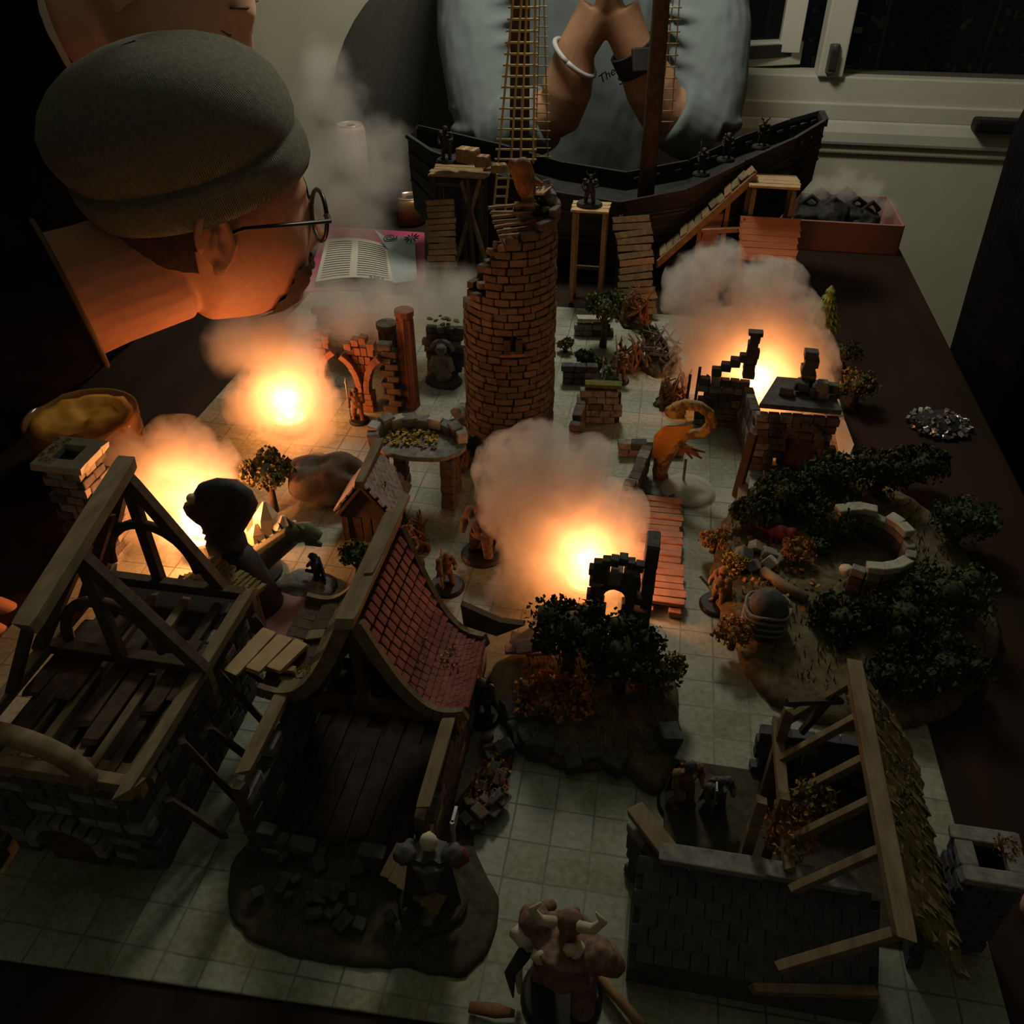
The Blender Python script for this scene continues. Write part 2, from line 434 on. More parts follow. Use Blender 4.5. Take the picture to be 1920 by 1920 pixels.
# window: frame, fixed pane, mullion with latch, opened casement
t = Th('window_1', 'white framed window with an opened casement and black night panes', None, (400, YW, WZ0), kind='structure')
def bar(name, m, x0, x1, y0, y1, z0, z1, par=None, bev=3):
    q = B(); q.box(((x0 + x1) / 2, (y0 + y1) / 2, (z0 + z1) / 2), (x1 - x0, y1 - y0, z1 - z0)); return t.part(name, q, m, parent=par, bevel=bev)
zb = AY(1500, 143, YW - 20).z
bar('window_frame', 'white_gloss', WX0 - 20, WX1, YW - 8, YW + 60, zb - 62, zb)
bar('window_frame', 'white_gloss', WX0 - 20, WX1, YW - 14, YW + 20, zb - 84, zb - 50)
xm0 = AY(1535, 130, YW - 20).x; xm1 = AY(1583, 130, YW - 20).x
bar('mullion', 'white_gloss', xm0, xm1, YW - 20, YW + 50, zb, WZ1)
bar('window_frame', 'white_gloss', WX1 - 40, WX1, YW - 25, YW + 60, zb, WZ1)
bar('window_frame', 'white_gloss', WX0 - 20, WX0 + 25, YW - 25, YW + 60, zb, WZ1)
bar('window_frame', 'white_gloss', WX0, WX1, YW - 25, YW + 60, WZ1 - 40, WZ1)
q = B(); q.box(((xm1 + WX1) / 2, YW + 30, (zb + WZ1) / 2), (WX1 - xm1, 6, WZ1 - zb)); t.part('pane', q, 'pane')
q = B(); q.tube([((xm0 + xm1) / 2 - 2, YW - 20, zb + 8), ((xm0 + xm1) / 2 - 2, YW - 20, zb + 62)], 17, 16, sq=0.6)
lt = t.part('latch', q, 'latch_metal', bevel=3, label='dark oval latch plate')
q = B(); q.box(((xm0 + xm1) / 2 - 2, YW - 34, zb + 35), (14, 10, 40)); t.part('latch_grip', q, 'dark_rubber', parent=lt, bevel=2)
# casement swung open outward, seen through the left opening
ca = AY(1368, 100, YW + 40); cb = AY(1500, 100, YW + 40)
def sash(name, m, p0, p1, w, h, par=None): 
    q = B(); q.beam(p0, p1, w, h); return t.part(name, q, m, parent=par, bevel=2)
sz = AY(1430, 122, YW + 90)
sash('casement_rail', 'white_gloss', AY(1330, 104, YW + 60), AY(1497, 96, YW + 130), 40, 46)
sash('casement_strip', 'dark_rubber', AY(1372, 101, YW + 36), AY(1490, 94, YW + 108), 4, 26)
sash('casement_stile', 'white_gloss', AY(1478, 96, YW + 110), AY(1478, 96, YW + 110) + V(0, 0, 700), 44, 40, None)
q = B(); a0 = AY(1300, 80, YW + 70); a1 = AY(1470, 80, YW + 130)
q.prism([a0, a1, a1 + V(0, 0, 700), a0 + V(0, 0, 700)], (0, 5, 0)); t.part('pane', q, 'pane')
# moulded sill
t = Th('window_sill', 'deep cream window sill with a rounded front edge', None, (400, YW - 100, 0), kind='structure')
zs = zb - 96
q = B(); q.prism([(WX0 - 40, YW - 14, zb - 80), (WX0 - 40, YW - 24, zs - 8), (WX0 - 40, YW - 24, zs - 34), (WX0 - 40, YW + 0, zs - 36), (WX0 - 40, YW + 0, zb - 80)], (1560, 0, 0)); t.part('sill_board', q, 'white_gloss', bevel=7)
q = B(); q.box(((WX0 + 1500) / 2 - 20, YW - 6, zs - 44), (1550, 12, 20)); t.part('sill_moulding', q, 'wall_paint', bevel=5)
p = AY(1870, 216, YW - 34)
b = B(); b.box((p.x + 90, YW - 34, zs + 20), (260, 40, 26)); solo('remote_control', b, 'plastic_black', 'black remote control lying on the window sill', 'remote', (p.x + 90, YW - 34, zs), bevel=6)
# garden shrub in the dark outside the window
b = B(); rnd = random.Random(3)
for i in range(260):
    c = V(rnd.uniform(250, 900), rnd.uniform(YW + 230, YW + 420), rnd.uniform(20, 420))
    b.box(c, (rnd.uniform(10, 26), 2, rnd.uniform(6, 16)), (rnd.uniform(0, 180), rnd.uniform(0, 180), rnd.uniform(0, 180)))
g_ = Th('garden_shrub', 'dark leafy shrub outside the window at night', 'shrub', (500, YW + 300, -TBL))
g_.part('foliage', b, 'leaf_green', kind='stuff')
q = B()
for i in range(5): q.tube([(350 + i * 110, YW + 320, -TBL), (360 + i * 110, YW + 330, -200), (340 + i * 120, YW + 320, 360)], [14, 10, 3], 7)
g_.part('stems', q, 'wood_dark')
b = B(); b.box((500, YW + 1100, -TBL - 10), (4200, 1960, 20)); solo('ground_outside', b, 'earth_dark', 'dark garden ground outside the window', None, kind='structure')

# table
t = Th('dining_table', 'long dark brown wooden table carrying the miniature town', 'table', (-140, 850, -TBL))
TX0, TX1, TY0, TY1 = -650, 374, 120, 1640
q = B(); q.box(((TX0 + TX1) / 2, (TY0 + TY1) / 2, -16), (TX1 - TX0, TY1 - TY0, 32)); t.part('table_top', q, 'table_wood', bevel=3)
for x in (TX0 + 60, TX1 - 60):
    for y in (TY0 + 60, TY1 - 60):
        q = B(); q.box((x, y, (-TBL - 32) / 2), (70, 70, TBL - 32)); t.part('leg', q, 'table_wood', bevel=3)
q = B(); q.box(((TX0 + TX1) / 2, TY1 - 60, -70), (TX1 - TX0 - 190, 24, 76)); t.part('apron', q, 'table_wood')
q = B(); q.box((TX1 - 60, (TY0 + TY1) / 2, -70), (24, TY1 - TY0 - 190, 76)); t.part('apron', q, 'table_wood')
# printed mat
b = B(); n = 24
poly = [V(-480, 166, 0), V(-60, 184, 0), V(90, 188, 0), V(226, 190, 0), V(222, 500, 0), V(218, 1092, 0), V(-480, 1092, 0)]
b.prism(poly, (0, 0, 2.2)); solo('battle_mat', b, 'battle_mat', 'grey green printed mat with a square grid under the miniature town', 'game mat', (-130, 640, 0), bevel=0.8)
MH = 2.2


# chair behind the far person
t = Th('armchair', 'dark grey armchair with a tall rounded back against the wall', 'armchair', (-420, 1900, -TBL))
cx, cz, rr = AY(800, 250, 1900).x, AY(800, 260, 1900).z, 285
pts = []
for k in range(25):
    a = R(180 - 180 * k / 24)
    pts.append(V(cx + 40 + rr * math.cos(a), 1945, cz - 40 + 1.25 * rr * math.sin(a)))
pts += [V(cx + 40 + rr, 1945, -TBL + 350), V(cx + 40 - rr, 1945, -TBL + 350)]
q = B(); q.prism(pts, (0, 80, 0)); t.part('backrest', q, 'chair_grey', bevel=20)
q = B(); q.box((cx + 40, 1830, -TBL + 400), (540, 230, 130)); t.part('seat', q, 'chair_grey', bevel=30)
for x in (-240, 240):
    for y in (1740, 2000):
        q = B(); q.tube([(cx + 40 + x, y, -TBL), (cx + 40 + x, y, -TBL + 345)], [14, 20], 10); t.part('leg', q, 'wood_dark')
# ================================================================ people
def head_grid(brow=1.0):
    """face forms on a head, local mm: x forward, y left, z up, origin between the ears"""
    rows = []
    NU, NV = 72, 60
    for j in range(NV + 1):
        ph = -math.pi / 2 + math.pi * j / NV
        row = []
        for i in range(NU):
            th = 2 * math.pi * i / NU
            x = 94 * math.cos(ph) * math.cos(th); y = 75 * math.cos(ph) * math.sin(th); z = 112 * math.sin(ph)
            if z > 0: z *= 1.02
            t = max(0.0, min(1.0, (-z - 5) / 105.0)); ts = t * t * (3 - 2 * t)
            if x < 0: x *= 1 - 0.55 * ts
            else: x = x + ts * 26 * math.cos(th) * (0.5 + 0.5 * math.cos(ph)) + ts * 16
            y *= 1 - 0.22 * ts
            f = max(0.0, math.cos(th))
            g = lambda a, b, s1, s2: math.exp(-((y - a) / s1) ** 2 - ((z - b) / s2) ** 2)
            if x > 20:
                nz = 0.0
                if -46 < z < 26: nz = 27 * (1 - abs((z + 32) / 58.0)) if z > -32 else 27 * (1 - (-32 - z) / 14.0)
                x += max(0, nz) * math.exp(-(y / (9 + max(0, -z) * 0.14)) ** 2)
                x += 5 * (g(0, 24, 60, 9)) - 9 * (g(31, 6, 15, 11) + g(-31, 6, 15, 11)) + 6 * (g(31, 4, 11, 8) + g(-31, 4, 11, 8))
                x += 6 * g(0, -58, 22, 5) - 3 * g(0, -64.5, 24, 2.6) + 6 * g(0, -70, 20, 5) - 3 * g(0, -82, 26, 7) + 9 * g(0, -98, 24, 12)
                x += 4 * (g(42, -24, 18, 18) + g(-42, -24, 18, 18))
            row.append(V(x, y, z))
        rows.append(row)
    return rows
def add_head(b, M, neck=((-22, 0, -60), (-60, 0, -200)), nr=(56, 66)):
    n0 = len(b.v)
    b.grid(head_grid(), close=True)
    b.v.append(Vector((0, 0, 0)))
    b.v.pop()
    n, a = V(neck[0]), V(neck[1])
    b.tube([n + (n - a).normalized() * 20, n, (n + a) / 2, a], [nr[0] * .7, nr[0], (nr[0] + nr[1]) / 2 * .96, nr[1]], 24)
    for sy in (-1, 1):
        c = V(-10, sy * 73, -2)
        ring = []
        for k in range(19):
            a_ = R(-100 + 300 * k / 18)
            ring.append(c + V(-8 + 15 * math.cos(a_) - 3 * math.sin(a_), sy * (10 + 3.5 * max(0, -math.cos(a_)) * 2), 26 * math.sin(a_) + 3))
        b.tube(ring, [2.5] + [4.0] * 17 + [2.5], 8)
        b.tube([c + V(0, sy * 9, -14), c + V(-8, sy * 11, -2), c + V(-6, sy * 11, 12)], [3.5, 4.5, 3], 8)
        b.ico(c + V(-3, sy * 8, -24), 8, 2, (0.9, .6, 1.15))
        b.ico(c + V(-8, sy * 3, 2), 21, 2, (0.72, .3, 1.15))
        b.ico(c + V(9, sy * 5, -4), 5, 2)
    b.xf(M, n0)
def shell(M, keep, off, namp=0.0):
    """a layer grown off the head where keep(p) says so"""
    rows = head_grid(); b = B(); idx = {}
    NU = len(rows[0]); faces = []
    def vid(j, i):
        if (j, i) not in idx:
            p = rows[j][i]; n = V(p.x / 94 ** 2, p.y / 75 ** 2, p.z / 112 ** 2).normalized()
            o = off(p) if callable(off) else off
            if namp: o += namp * noise.noise(p * 0.12)
            idx[(j, i)] = len(b.v); b.v.append(M @ (p + n * o))
        return idx[(j, i)]
    for j in range(len(rows) - 1):
        for i in range(NU):
            q = [(j, i), (j, (i + 1) % NU), (j + 1, (i + 1) % NU), (j + 1, i)]
            if all(keep(rows[a][c]) for a, c in q): faces.append(tuple(vid(a, c) for a, c in q))
    b.f = faces
    return b
def hmat(pos, az, pitch, roll=0.0, s=1.0):
    return Matrix.Translation(pos) @ Matrix.Rotation(R(az), 4, 'Z') @ Matrix.Rotation(R(pitch), 4, 'Y') @ Matrix.Rotation(R(roll), 4, 'X') @ Matrix.Scale(s, 4)
def hand(b, wrist, d, n, L=1.0, curl=25, spread=6, thumb=1):
    """five fingers on a palm: d along the hand, n out of the palm"""
    d = V(d).normalized(); n = V(n); n = (n - d * n.dot(d)).normalized(); sd = d.cross(n) * thumb
    wrist = V(wrist)
    for k in range(4):
        o = (k - 1.5) * 19 * L
        k0 = wrist + sd * (o * .55) + d * 12 * L; k1 = wrist + d * (88 - abs(k - 1.2) * 4) * L + sd * o
        b.tube([wrist - d * 20 * L + sd * o * .3, k0, k1], [17 * L, 15 * L, 12.5 * L], 10)
        p = k1; a = 0.0
        ln = [(30, 22, 17), (34, 25, 18), (32, 23, 18), (25, 18, 15)][3 - k]
        sp = R((k - 1.5) * spread)
        for q in range(3):
            a += R(curl)
            dd = (d * math.cos(a) + n * math.sin(a)) * math.cos(sp) + sd * math.sin(sp)
            p2 = p + dd * ln[q] * L
            b.tube([p, p2], [9.5 * L - q, 9 * L - q], 8); b.ico(p2, (9 - q) * L, 1)
            p = p2
    t0 = wrist + sd * 24 * L + d * 22 * L; t1 = t0 + (d * .75 + sd * .6 + n * .25).normalized() * 42 * L; t2 = t1 + (d * .9 + sd * .25 + n * .35).normalized() * 30 * L
    b.tube([wrist, t0, t1, t2], [15 * L, 14 * L, 11 * L, 9 * L], 10); b.ico(t2, 9 * L, 1)

# ---- person leaning in, beanie and glasses
HP = DZ(388, 392, 800)
M1 = hmat(HP, 42, 8, 4, 0.97)
P1 = Th('person', 'person in a dark knitted beanie and round glasses leaning over the table in profile', 'person', (HP.x - 260, HP.y - 60, -TBL))
nb = DZ(118, 560, 775); n0_ = M1 @ V(-40, 0, -50); bd = (nb - n0_).normalized()
b = B(); add_head(b, M1, ((-40, 0, -50), tuple(M1.inverted() @ (nb + bd * 30))), (57, 62))
SH = M1 @ V(-250, 0, -190)
hnd = G(-6, 1100, 20)
bh = B(); hand(bh, G(-365, 1110, 45), (1, .1, -.25), (0.3, 0, -1), 1.0, 12, 8, 1)
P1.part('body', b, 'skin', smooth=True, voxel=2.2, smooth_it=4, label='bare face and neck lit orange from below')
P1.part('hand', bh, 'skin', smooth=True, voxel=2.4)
# hair at the nape and sides, beard
b = shell(M1, lambda p: -40 < p.z < 45 and p.x < -24, lambda p: 3.0, 2.0)
P1.part('hair', b, 'hair_dark', smooth=True)
b = shell(M1, lambda p: (-108 < p.z < -44 and p.x > 62 + abs(p.y) * .1 - (-p.z - 44) * .35) and not (abs(p.y) < 20 and -74 < p.z < -60), lambda p: 4.0, 2.0)
P1.part('beard', b, 'hair_dark', smooth=True)
# beanie
def beanie(M):
    ax_f = V(math.cos(R(19)), 0, math.sin(R(19))); ax_n = V(-math.sin(R(19)), 0, math.cos(R(19)))
    c0 = V(-2, 0, 24)
    rows = []
    prof = [(-2, .90), (-3, .97), (4, 1.01), (14, 1.02), (24, 1.02), (33, 1.01), (36, .965), (40, .985), (52, 1.02), (68, 1.02), (86, .97), (102, .88), (116, .74), (127, .55), (134, .34), (137, .16), (137.5, .02)]
    for hgt, k in prof:
        row = []
        for i in range(64):
            a = 2 * math.pi * i / 64
            sl = -8 * max(0, -math.cos(a)) * min(1, hgt / 90.0)
            rx = 106 * k; ry = 90 * k
            wob = 1 + 0.018 * noise.noise(V(math.cos(a) * 2.2, math.sin(a) * 2.2, hgt * .03))
            p = c0 + ax_f * (rx * wob * math.cos(a) - hgt * .07 + sl) + V(0, ry * wob * math.sin(a), 0) + ax_n * (hgt * .93)
            if hgt < 40 and math.cos(a) > .9: p += ax_n * 0
            row.append(M @ p)
        rows.append(row)
    return rows
rows = beanie(M1)
b = B(); b.grid(rows, close=True)
o = P1.part('beanie', b, 'wool', smooth=True, label='dark olive grey ribbed knit beanie with a folded brim')
uvl = o.data.uv_layers.new(name='UVMap')
for pl in o.data.polygons:
    for li in pl.loop_indices:
        vi = o.data.loops[li].vertex_index
        uvl.data[li].uv = ((vi % 64) / 64.0 * 4, (vi // 64) / 17.0)
    us = [uvl.data[li].uv[0] for li in pl.loop_indices]
    if max(us) - min(us) > 1:
        for li in pl.loop_indices:
            if uvl.data[li].uv[0] < 1: uvl.data[li].uv[0] += 4
q = B(); q.ico(M1 @ V(62, -20, 132), 9, 2, amp=.3); 
# glasses
b = B()
for sy in (-1, 1):
    c = V(104, sy * 33, 2)
    b.tube([M1 @ (c + V(-abs(sy * 33 + 25 * math.cos(R(a)) * 1.05) * .10, 27 * math.cos(R(a)), 24 * math.sin(R(a)))) for a in range(0, 361, 15)], 2.1, 8)
    b.tube([M1 @ V(97, sy * 61, 12), M1 @ V(94, sy * 76, 12), M1 @ V(10, sy * 80, 10), M1 @ V(-12, sy * 80, 2)], [3.4, 3.4, 2.6, 2.2], 8, sq=.55)
b.tube([M1 @ V(103, -8, 6), M1 @ V(106, 0, 9), M1 @ V(103, 8, 6)], 2, 8)
gl = P1.part('glasses', b, 'frame_black', smooth=True, label='thin black round glasses')
for sy in (-1, 1):
    b = B(); ring = [M1 @ V(100 - abs(sy * 33 + 25 * math.cos(R(a))) * .06, sy * 33 + 25.5 * math.cos(R(a)), 2 + 22.5 * math.sin(R(a))) for a in range(0, 360, 15)]
    b.prism(ring, (M1.to_3x3() @ V(1.2, 0, 0))); P1.part('lens', b, 'lens', parent=gl)
# jacket
b = B()
sh = nb + bd * 70 + V(-60, 10, 5); ch = V(-830, sh.y + 20, 120)
b.tube([nb - bd * 6, nb + bd * 10, nb + bd * 36, sh, sh.lerp(ch, .5) + V(0, 0, 30), ch, ch + V(-20, 0, -240), ch + V(-20, 0, -480)], [66, 72, 84, 112, 135, 150, 150, 160], 28)
b.tube([sh + V(-20, -90, 0), V(-770, 480, 150), V(-720, 400, 96), G(-405, 1125, 62)], [62, 58, 46, 36], 18)
b.tube([sh + V(-20, 90, 0), V(-780, 800, 60), V(-760, 760, -120)], [66, 60, 50], 18)
P1.part('jacket', b, 'jacket_black', smooth=True, voxel=9, label='black jacket')
b = B(); ring = []
nu = bd.cross(V(0, 0, 1)).normalized(); nw = bd.cross(nu)
b.tube([nb - bd * 7 + (nu * math.cos(R(k)) + nw * math.sin(R(k))) * 68 for k in range(0, 361, 15)], 2.4, 8)
P1.part('collar_zip', b, 'collar_trim', smooth=True)
b = B(); b.tube([ch + V(-60, -90, -330), ch + V(150, -90, -400), ch + V(130, -80, -TBL + 120)], [95, 85, 60], 16); b.tube([ch + V(-60, 90, -330), ch + V(150, 90, -400), ch + V(130, 80, -TBL + 120)], [95, 85, 60], 16)
P1.part('trousers', b, 'jacket_black', smooth=True, voxel=12)

# ---- person standing behind
HP2 = DZ(300, -42, 880)
M2 = hmat(HP2, 14, 34, 0, 0.97)
P2 = Th('person', 'person with downcast eyes and a white collar bending in behind the beanie', 'person', (HP2.x - 200, HP2.y + 60, -TBL))
b = B(); add_head(b, M2, ((-40, 0, -60), (-150, 0, -150)), (58, 66))
P2.part('body', b, 'skin_pale', smooth=True, voxel=2.6, smooth_it=3, label='face turned down')
b = shell(M2, lambda p: p.z > 56 or (p.x < -40 and p.z > -40), lambda p: 6.0, 3.0); P2.part('hair', b, 'hair_dark', smooth=True)
for sy in (-1, 1):
    b = B(); b.tube([M2 @ V(86, sy * 14, 26), M2 @ V(89, sy * 30, 30), M2 @ V(78, sy * 48, 25)], [3.2, 4.2, 2.4], 8, sq=.5); P2.part('eyebrow', b, 'hair_soft', smooth=True)
    b = B(); b.tube([M2 @ V(86, sy * 20, -1), M2 @ V(85.5, sy * 31, -4), M2 @ V(78, sy * 43, -1)], [.6, .9, .6], 8); P2.part('eyelashes', b, 'hair_soft', smooth=True)
n2 = M2 @ V(-66, 0, -92)
d2 = (M2.to_3x3() @ V(-1, 0, -.9)).normalized()
b = B(); b.tube([n2 - d2 * 8, n2, n2 + d2 * 20], [66, 68, 72], 26, cap=False); P2.part('shirt_collar', b, 'shirt_white', smooth=True)
b = B(); b.tube([n2 - d2 * 2, n2 + d2 * 30, n2 + d2 * 90, V(-850, n2.y + 40, n2.z - 220), V(-860, n2.y + 40, n2.z - 500), V(-860, n2.y + 40, n2.z - 760)], [74, 96, 150, 165, 160, 150], 26)
b.tube([n2 + V(-150, -130, -110), V(-850, n2.y - 130, n2.z - 300), V(-760, n2.y - 110, n2.z - 420)], [70, 60, 45], 16)
b.tube([n2 + V(-150, 160, -110), V(-850, n2.y + 210, n2.z - 300), V(-760, n2.y + 190, n2.z - 420)], [70, 60, 45], 16)
P2.part('jacket', b, 'jacket_black', smooth=True, voxel=10)
b = B(); b.tube([V(-860, n2.y - 40, n2.z - 700), V(-860, n2.y - 40, -TBL)], [95, 70], 16); b.tube([V(-860, n2.y + 120, n2.z - 700), V(-860, n2.y + 120, -TBL)], [95, 70], 16)
P2.part('trousers', b, 'jacket_black', smooth=True, voxel=12)

# ---- person at the far end, elbows on the table
P3 = Th('person', 'person in a pale blue hoodie with elbows on the table and hands folded', 'person', (-150, 1790, -TBL))
YE = 1600.0
eL = AY(925, 262, YE); eR = AY(1318, 250, YE)
eL.z = max(eL.z, 59); eR.z = max(eR.z, 59)
cL = AY(1052, 205, 1560); wL = AY(1083, 88, 1545); hL = AY(1122, 20, 1550)
cR = AY(1238, 200, 1565); wR = AY(1186, 88, 1548); hR = AY(1160, 20, 1550)
sL = AY(905, -130, 1800); sR = AY(1295, -130, 1800)
hd = (sL + sR) / 2 + V(0, -60, 260)
M3 = hmat(hd, -92, 12, 0, 1.0)
b = B(); add_head(b, M3, ((-20, 0, -60), (-60, 0, -230)), (56, 64))
for e, c, w_, h_ in ((eL, cL, wL, hL), (eR, cR, wR, hR)):
    b.tube([e, e.lerp(c, .6), c, c.lerp(w_, .35), c.lerp(w_, .75), w_, h_], [44, 44, 42, 43, 36, 31, 33], 20)
hand(b, hL + V(4, 0, -8), (0.30, -.1, 1), (1, 0, -.3), 1.0, 16, 3, 1)
hand(b, hR + V(-4, 0, -8), (-0.30, -.1, 1), (-1, 0, -.3), 1.0, 16, 3, -1)
P3.part('body', b, 'skin_arm', smooth=True, voxel=3.0, smooth_it=3, label='bare forearms and folded hands')
b = shell(M3, lambda p: p.z > 45 or (p.x < -10 and p.z > -60), lambda p: 9.0, 4.0); P3.part('hair', b, 'hair_dark', smooth=True)
b = B()
tc_ = (sL + sR) / 2
b.tube([tc_ + V(0, 0, 70), tc_ + V(0, 0, 20), tc_ + V(0, 0, -60), tc_ + V(0, 5, -200), tc_ + V(0, 5, -420), tc_ + V(0, 5, -560)], [62, 95, 112, 115, 112, 118], 30, sq=1.5)
for s_, e, c, sg in ((sL, eL, cL, -1), (sR, eR, cR, 1)):
    m1 = s_.lerp(e, .5) + V(sg * 22, 0, 0)
    b.tube([s_ + V(-sg * 60, 20, 20), s_, s_.lerp(e, .25) + V(sg * 14, 0, 0), m1, s_.lerp(e, .8) + V(sg * 12, 0, 0), e + V(sg * 4, 0, 4)], [80, 78, 74, 70, 66, 56], 22)
    b.tube([e + V(sg * 6, 0, 2), e.lerp(c, .35), e.lerp(c, .72), e.lerp(c, .8)], [55, 58, 55, 50], 20)
    rnd = random.Random(5 + sg)
    for k in range(7):      # folds bunched round the elbow and along the sleeve
        q = 0.22 + k * .11
        p = s_.lerp(e, q); rr = 73 - 2.2 * k
        a0 = rnd.uniform(-.6, .4)
        arc = [p + V(math.cos(R(an)) * rr * 1.02 + sg * 12, -math.sin(R(an)) * rr * 1.0, (an - 90) * .28 * sg + rnd.uniform(-5, 5) + a0 * 20) for an in range(10, 171, 20)]
        b.tube(arc, [3, 7, 9, 10, 10, 10, 9, 7, 3][:len(arc)], 8)
P3.part('hoodie', b, 'hoodie', smooth=True, voxel=4.5, smooth_it=3, label='pale blue hooded sweatshirt with pushed up sleeves')
# bracelet and watch
def band(c, d, r, rt, name, m, par=None, sq=1.0, label=None):
    d = V(d).normalized(); a = d.cross(V(0, 0, 1) if abs(d.z) < .9 else V(1, 0, 0)).normalized(); e_ = d.cross(a)
    q = B(); q.tube([c + (a * math.cos(R(k)) + e_ * math.sin(R(k))) * r for k in range(0, 361, 12)], rt, 10); q.v = q.v
    return P3.part(name, q, m, smooth=True, parent=par, label=label)
dl = (wL - cL).normalized(); dr = (wR - cR).normalized()
band(cL.lerp(wL, .83), (dl + V(.55, 0, .1)), 41, 4.2, 'bracelet', 'bracelet', label='pale bangle')
c = cR.lerp(wR, .84)
q = B()
for k in range(0, 360, 12):
    pass
a = dr.cross(V(1, 0, 0)).normalized(); e_ = dr.cross(a)
ringo = [[c + dr * z + (a * math.cos(R(k)) + e_ * math.sin(R(k))) * r for k in range(0, 360, 12)] for r, z in ((33, -17), (39, -17), (39.5, 0), (39, 17), (33, 17))]
q.grid(ringo, close=True); wt = P3.part('watch_strap', q, 'watch', smooth=False, label='wide black watch strap')
q = B(); q.box(c + V(10, -39, 2), (34, 9, 36), (-20, 0, 25)); P3.part('watch_case', q, 'watch', parent=wt, bevel=3)
# chest print
cu = bpy.data.curves.new('print', 'FONT'); cu.body = 'The Bo\n     S'; cu.size = 0.019; cu.extrude = 0.0004; cu.shear = .2
to = bpy.data.objects.new('print_tmp', cu); COL.objects.link(to)
me = bpy.data.meshes.new_from_object(to.evaluated_get(bpy.context.evaluated_depsgraph_get())); bpy.data.objects.remove(to)
me.materials.append(MATS['hoodie_print'])
o = link('chest_print', me, P3.o)
pp = AY(1126, 158, 1580)
o.location = ((pp - P3.org) * S)[:]
o.rotation_euler = (R(72), R(-34), 0); o['label'] = 'small dark slanted lettering'

# ---- person in black at the right edge
hw = G(2010, 1420, 40)
P4 = Th('person', 'person in black sitting at the right edge of the table', 'person', (640, 1010, -TBL))
b = B()
sh4 = V(498, 1090, 350)
b.tube([sh4 + V(130, 40, 180), sh4 + V(130, 40, 100), sh4 + V(110, 40, 30), sh4 + V(90, 30, -120), sh4 + V(100, 40, -500), sh4 + V(100, 40, -640)], [70, 95, 180, 195, 185, 180], 26)
b.tube([sh4 + V(40, -30, 40), sh4 + V(-25, -40, -60), sh4 + V(-40, -80, -170), sh4 + V(-10, -230, -240), hw + V(110, 170, 30), hw + V(62, 66, 16)], [80, 92, 86, 68, 46, 34], 20)
b.tube([sh4 + V(120, 160, 20), sh4 + V(80, 240, -180), sh4 + V(60, 160, -290)], [85, 75, 50], 18)
P4.part('sweater', b, 'jacket_black', smooth=True, voxel=9)
hp4 = sh4 + V(125, 20, 330)
M4 = hmat(hp4, 200, 10)
b = B(); add_head(b, M4, ((-20, 0, -60), (-40, 0, -200)), (56, 64)); P4.part('body', b, 'skin', smooth=True, voxel=3.2)
b = shell(M4, lambda p: p.z > 45 or (p.x < -10 and p.z > -60), 8.0, 3.0); P4.part('hair', b, 'hair_dark', smooth=True)
b = B(); hw = G(2010, 1420, 40); hand(b, hw + V(40, 20, 10), (-.35, -1, -.15), (0, 0, -1), 1.0, 14, 6, 1)
b.tube([hw + V(60, 60, 18), hw + V(40, 20, 10)], [26, 24], 14)
P4.part('hand', b, 'skin', smooth=True, voxel=2.6)
b = B(); b.tube([sh4 + V(90, -60, -560), sh4 + V(-40, -80, -560), sh4 + V(-60, -80, -TBL - sh4.z)], [95, 85, 60], 16); b.tube([sh4 + V(90, 130, -560), sh4 + V(-40, 130, -560), sh4 + V(-60, 130, -TBL - sh4.z)], [95, 85, 60], 16)
P4.part('trousers', b, 'jacket_black', smooth=True, voxel=12)
# ================================================================ miniature buildings
rnd = random.Random(11)
def U(a, b_): return rnd.uniform(a, b_)

def leaves(q, c, r, n, size, sq=(1, 1, .85), hollow=.55):
    for _ in range(n):
        while True:
            p = V(U(-1, 1), U(-1, 1), U(-1, 1))
            if hollow < p.length < 1: break
        k = 1 + .22 * noise.noise(p * 2.3 + c * .05)
        p = V(p.x * sq[0], p.y * sq[1], p.z * sq[2]) * (r * k)
        s_ = size * U(.7, 1.3)
        m3 = Euler((U(0, 6), U(0, 6), U(0, 6))).to_matrix()
        q.add([c + p + m3 @ V(-s_ * .5, 0, 0), c + p + m3 @ V(0, -s_ * .4, s_ * .15), c + p + m3 @ V(s_ * .6, 0, 0), c + p + m3 @ V(0, s_ * .4, s_ * .15)], [(0, 1, 2, 3)])
def stone_row_wall(t, m, x0, y0, x1, y1, h0, h1, thick=7, course=7, ln=13, core='mortar', ragged=0.0, name='stone', openings=(), maxn=300, proud=1.0):
    """a wall of separate stones over a recessed core; openings are (u0,u1,h0,h1)"""
    a = V(x0, y0, 0); e = V(x1, y1, 0); d = e - a; L = d.length; d.normalize(); n = V(d.y, -d.x, 0)
    ang = math.degrees(math.atan2(d.y, d.x))
    rows = int((h1 - h0) / course)
    def free(u, h): return not any(o[0] < u < o[1] and o[2] < h < o[3] for o in openings)
    k = 0
    for r in range(rows):
        u = -U(0, ln * .5); h = h0 + (r + .5) * course
        while u < L:
            w = ln * U(.7, 1.35); uc = u + w / 2; u += w
            if uc < 0 or uc > L: continue
            if ragged and h > h1 - ragged * (0.5 + 0.5 * noise.noise(V(uc * .05, x0 * .1, y0 * .07)) + .35 * U(0, 1)): continue
            if not free(uc, h): continue
            p = a + d * uc; t.piece(name, m if U(0, 1) < .8 else ('stone_grey' if m != 'stone_grey' else 'stone_dark'), (p.x, p.y, h), (w * .95, thick + proud * U(.6, 1.6), course * .93), (U(-2, 2), U(-2, 2), ang)); k += 1
    return k

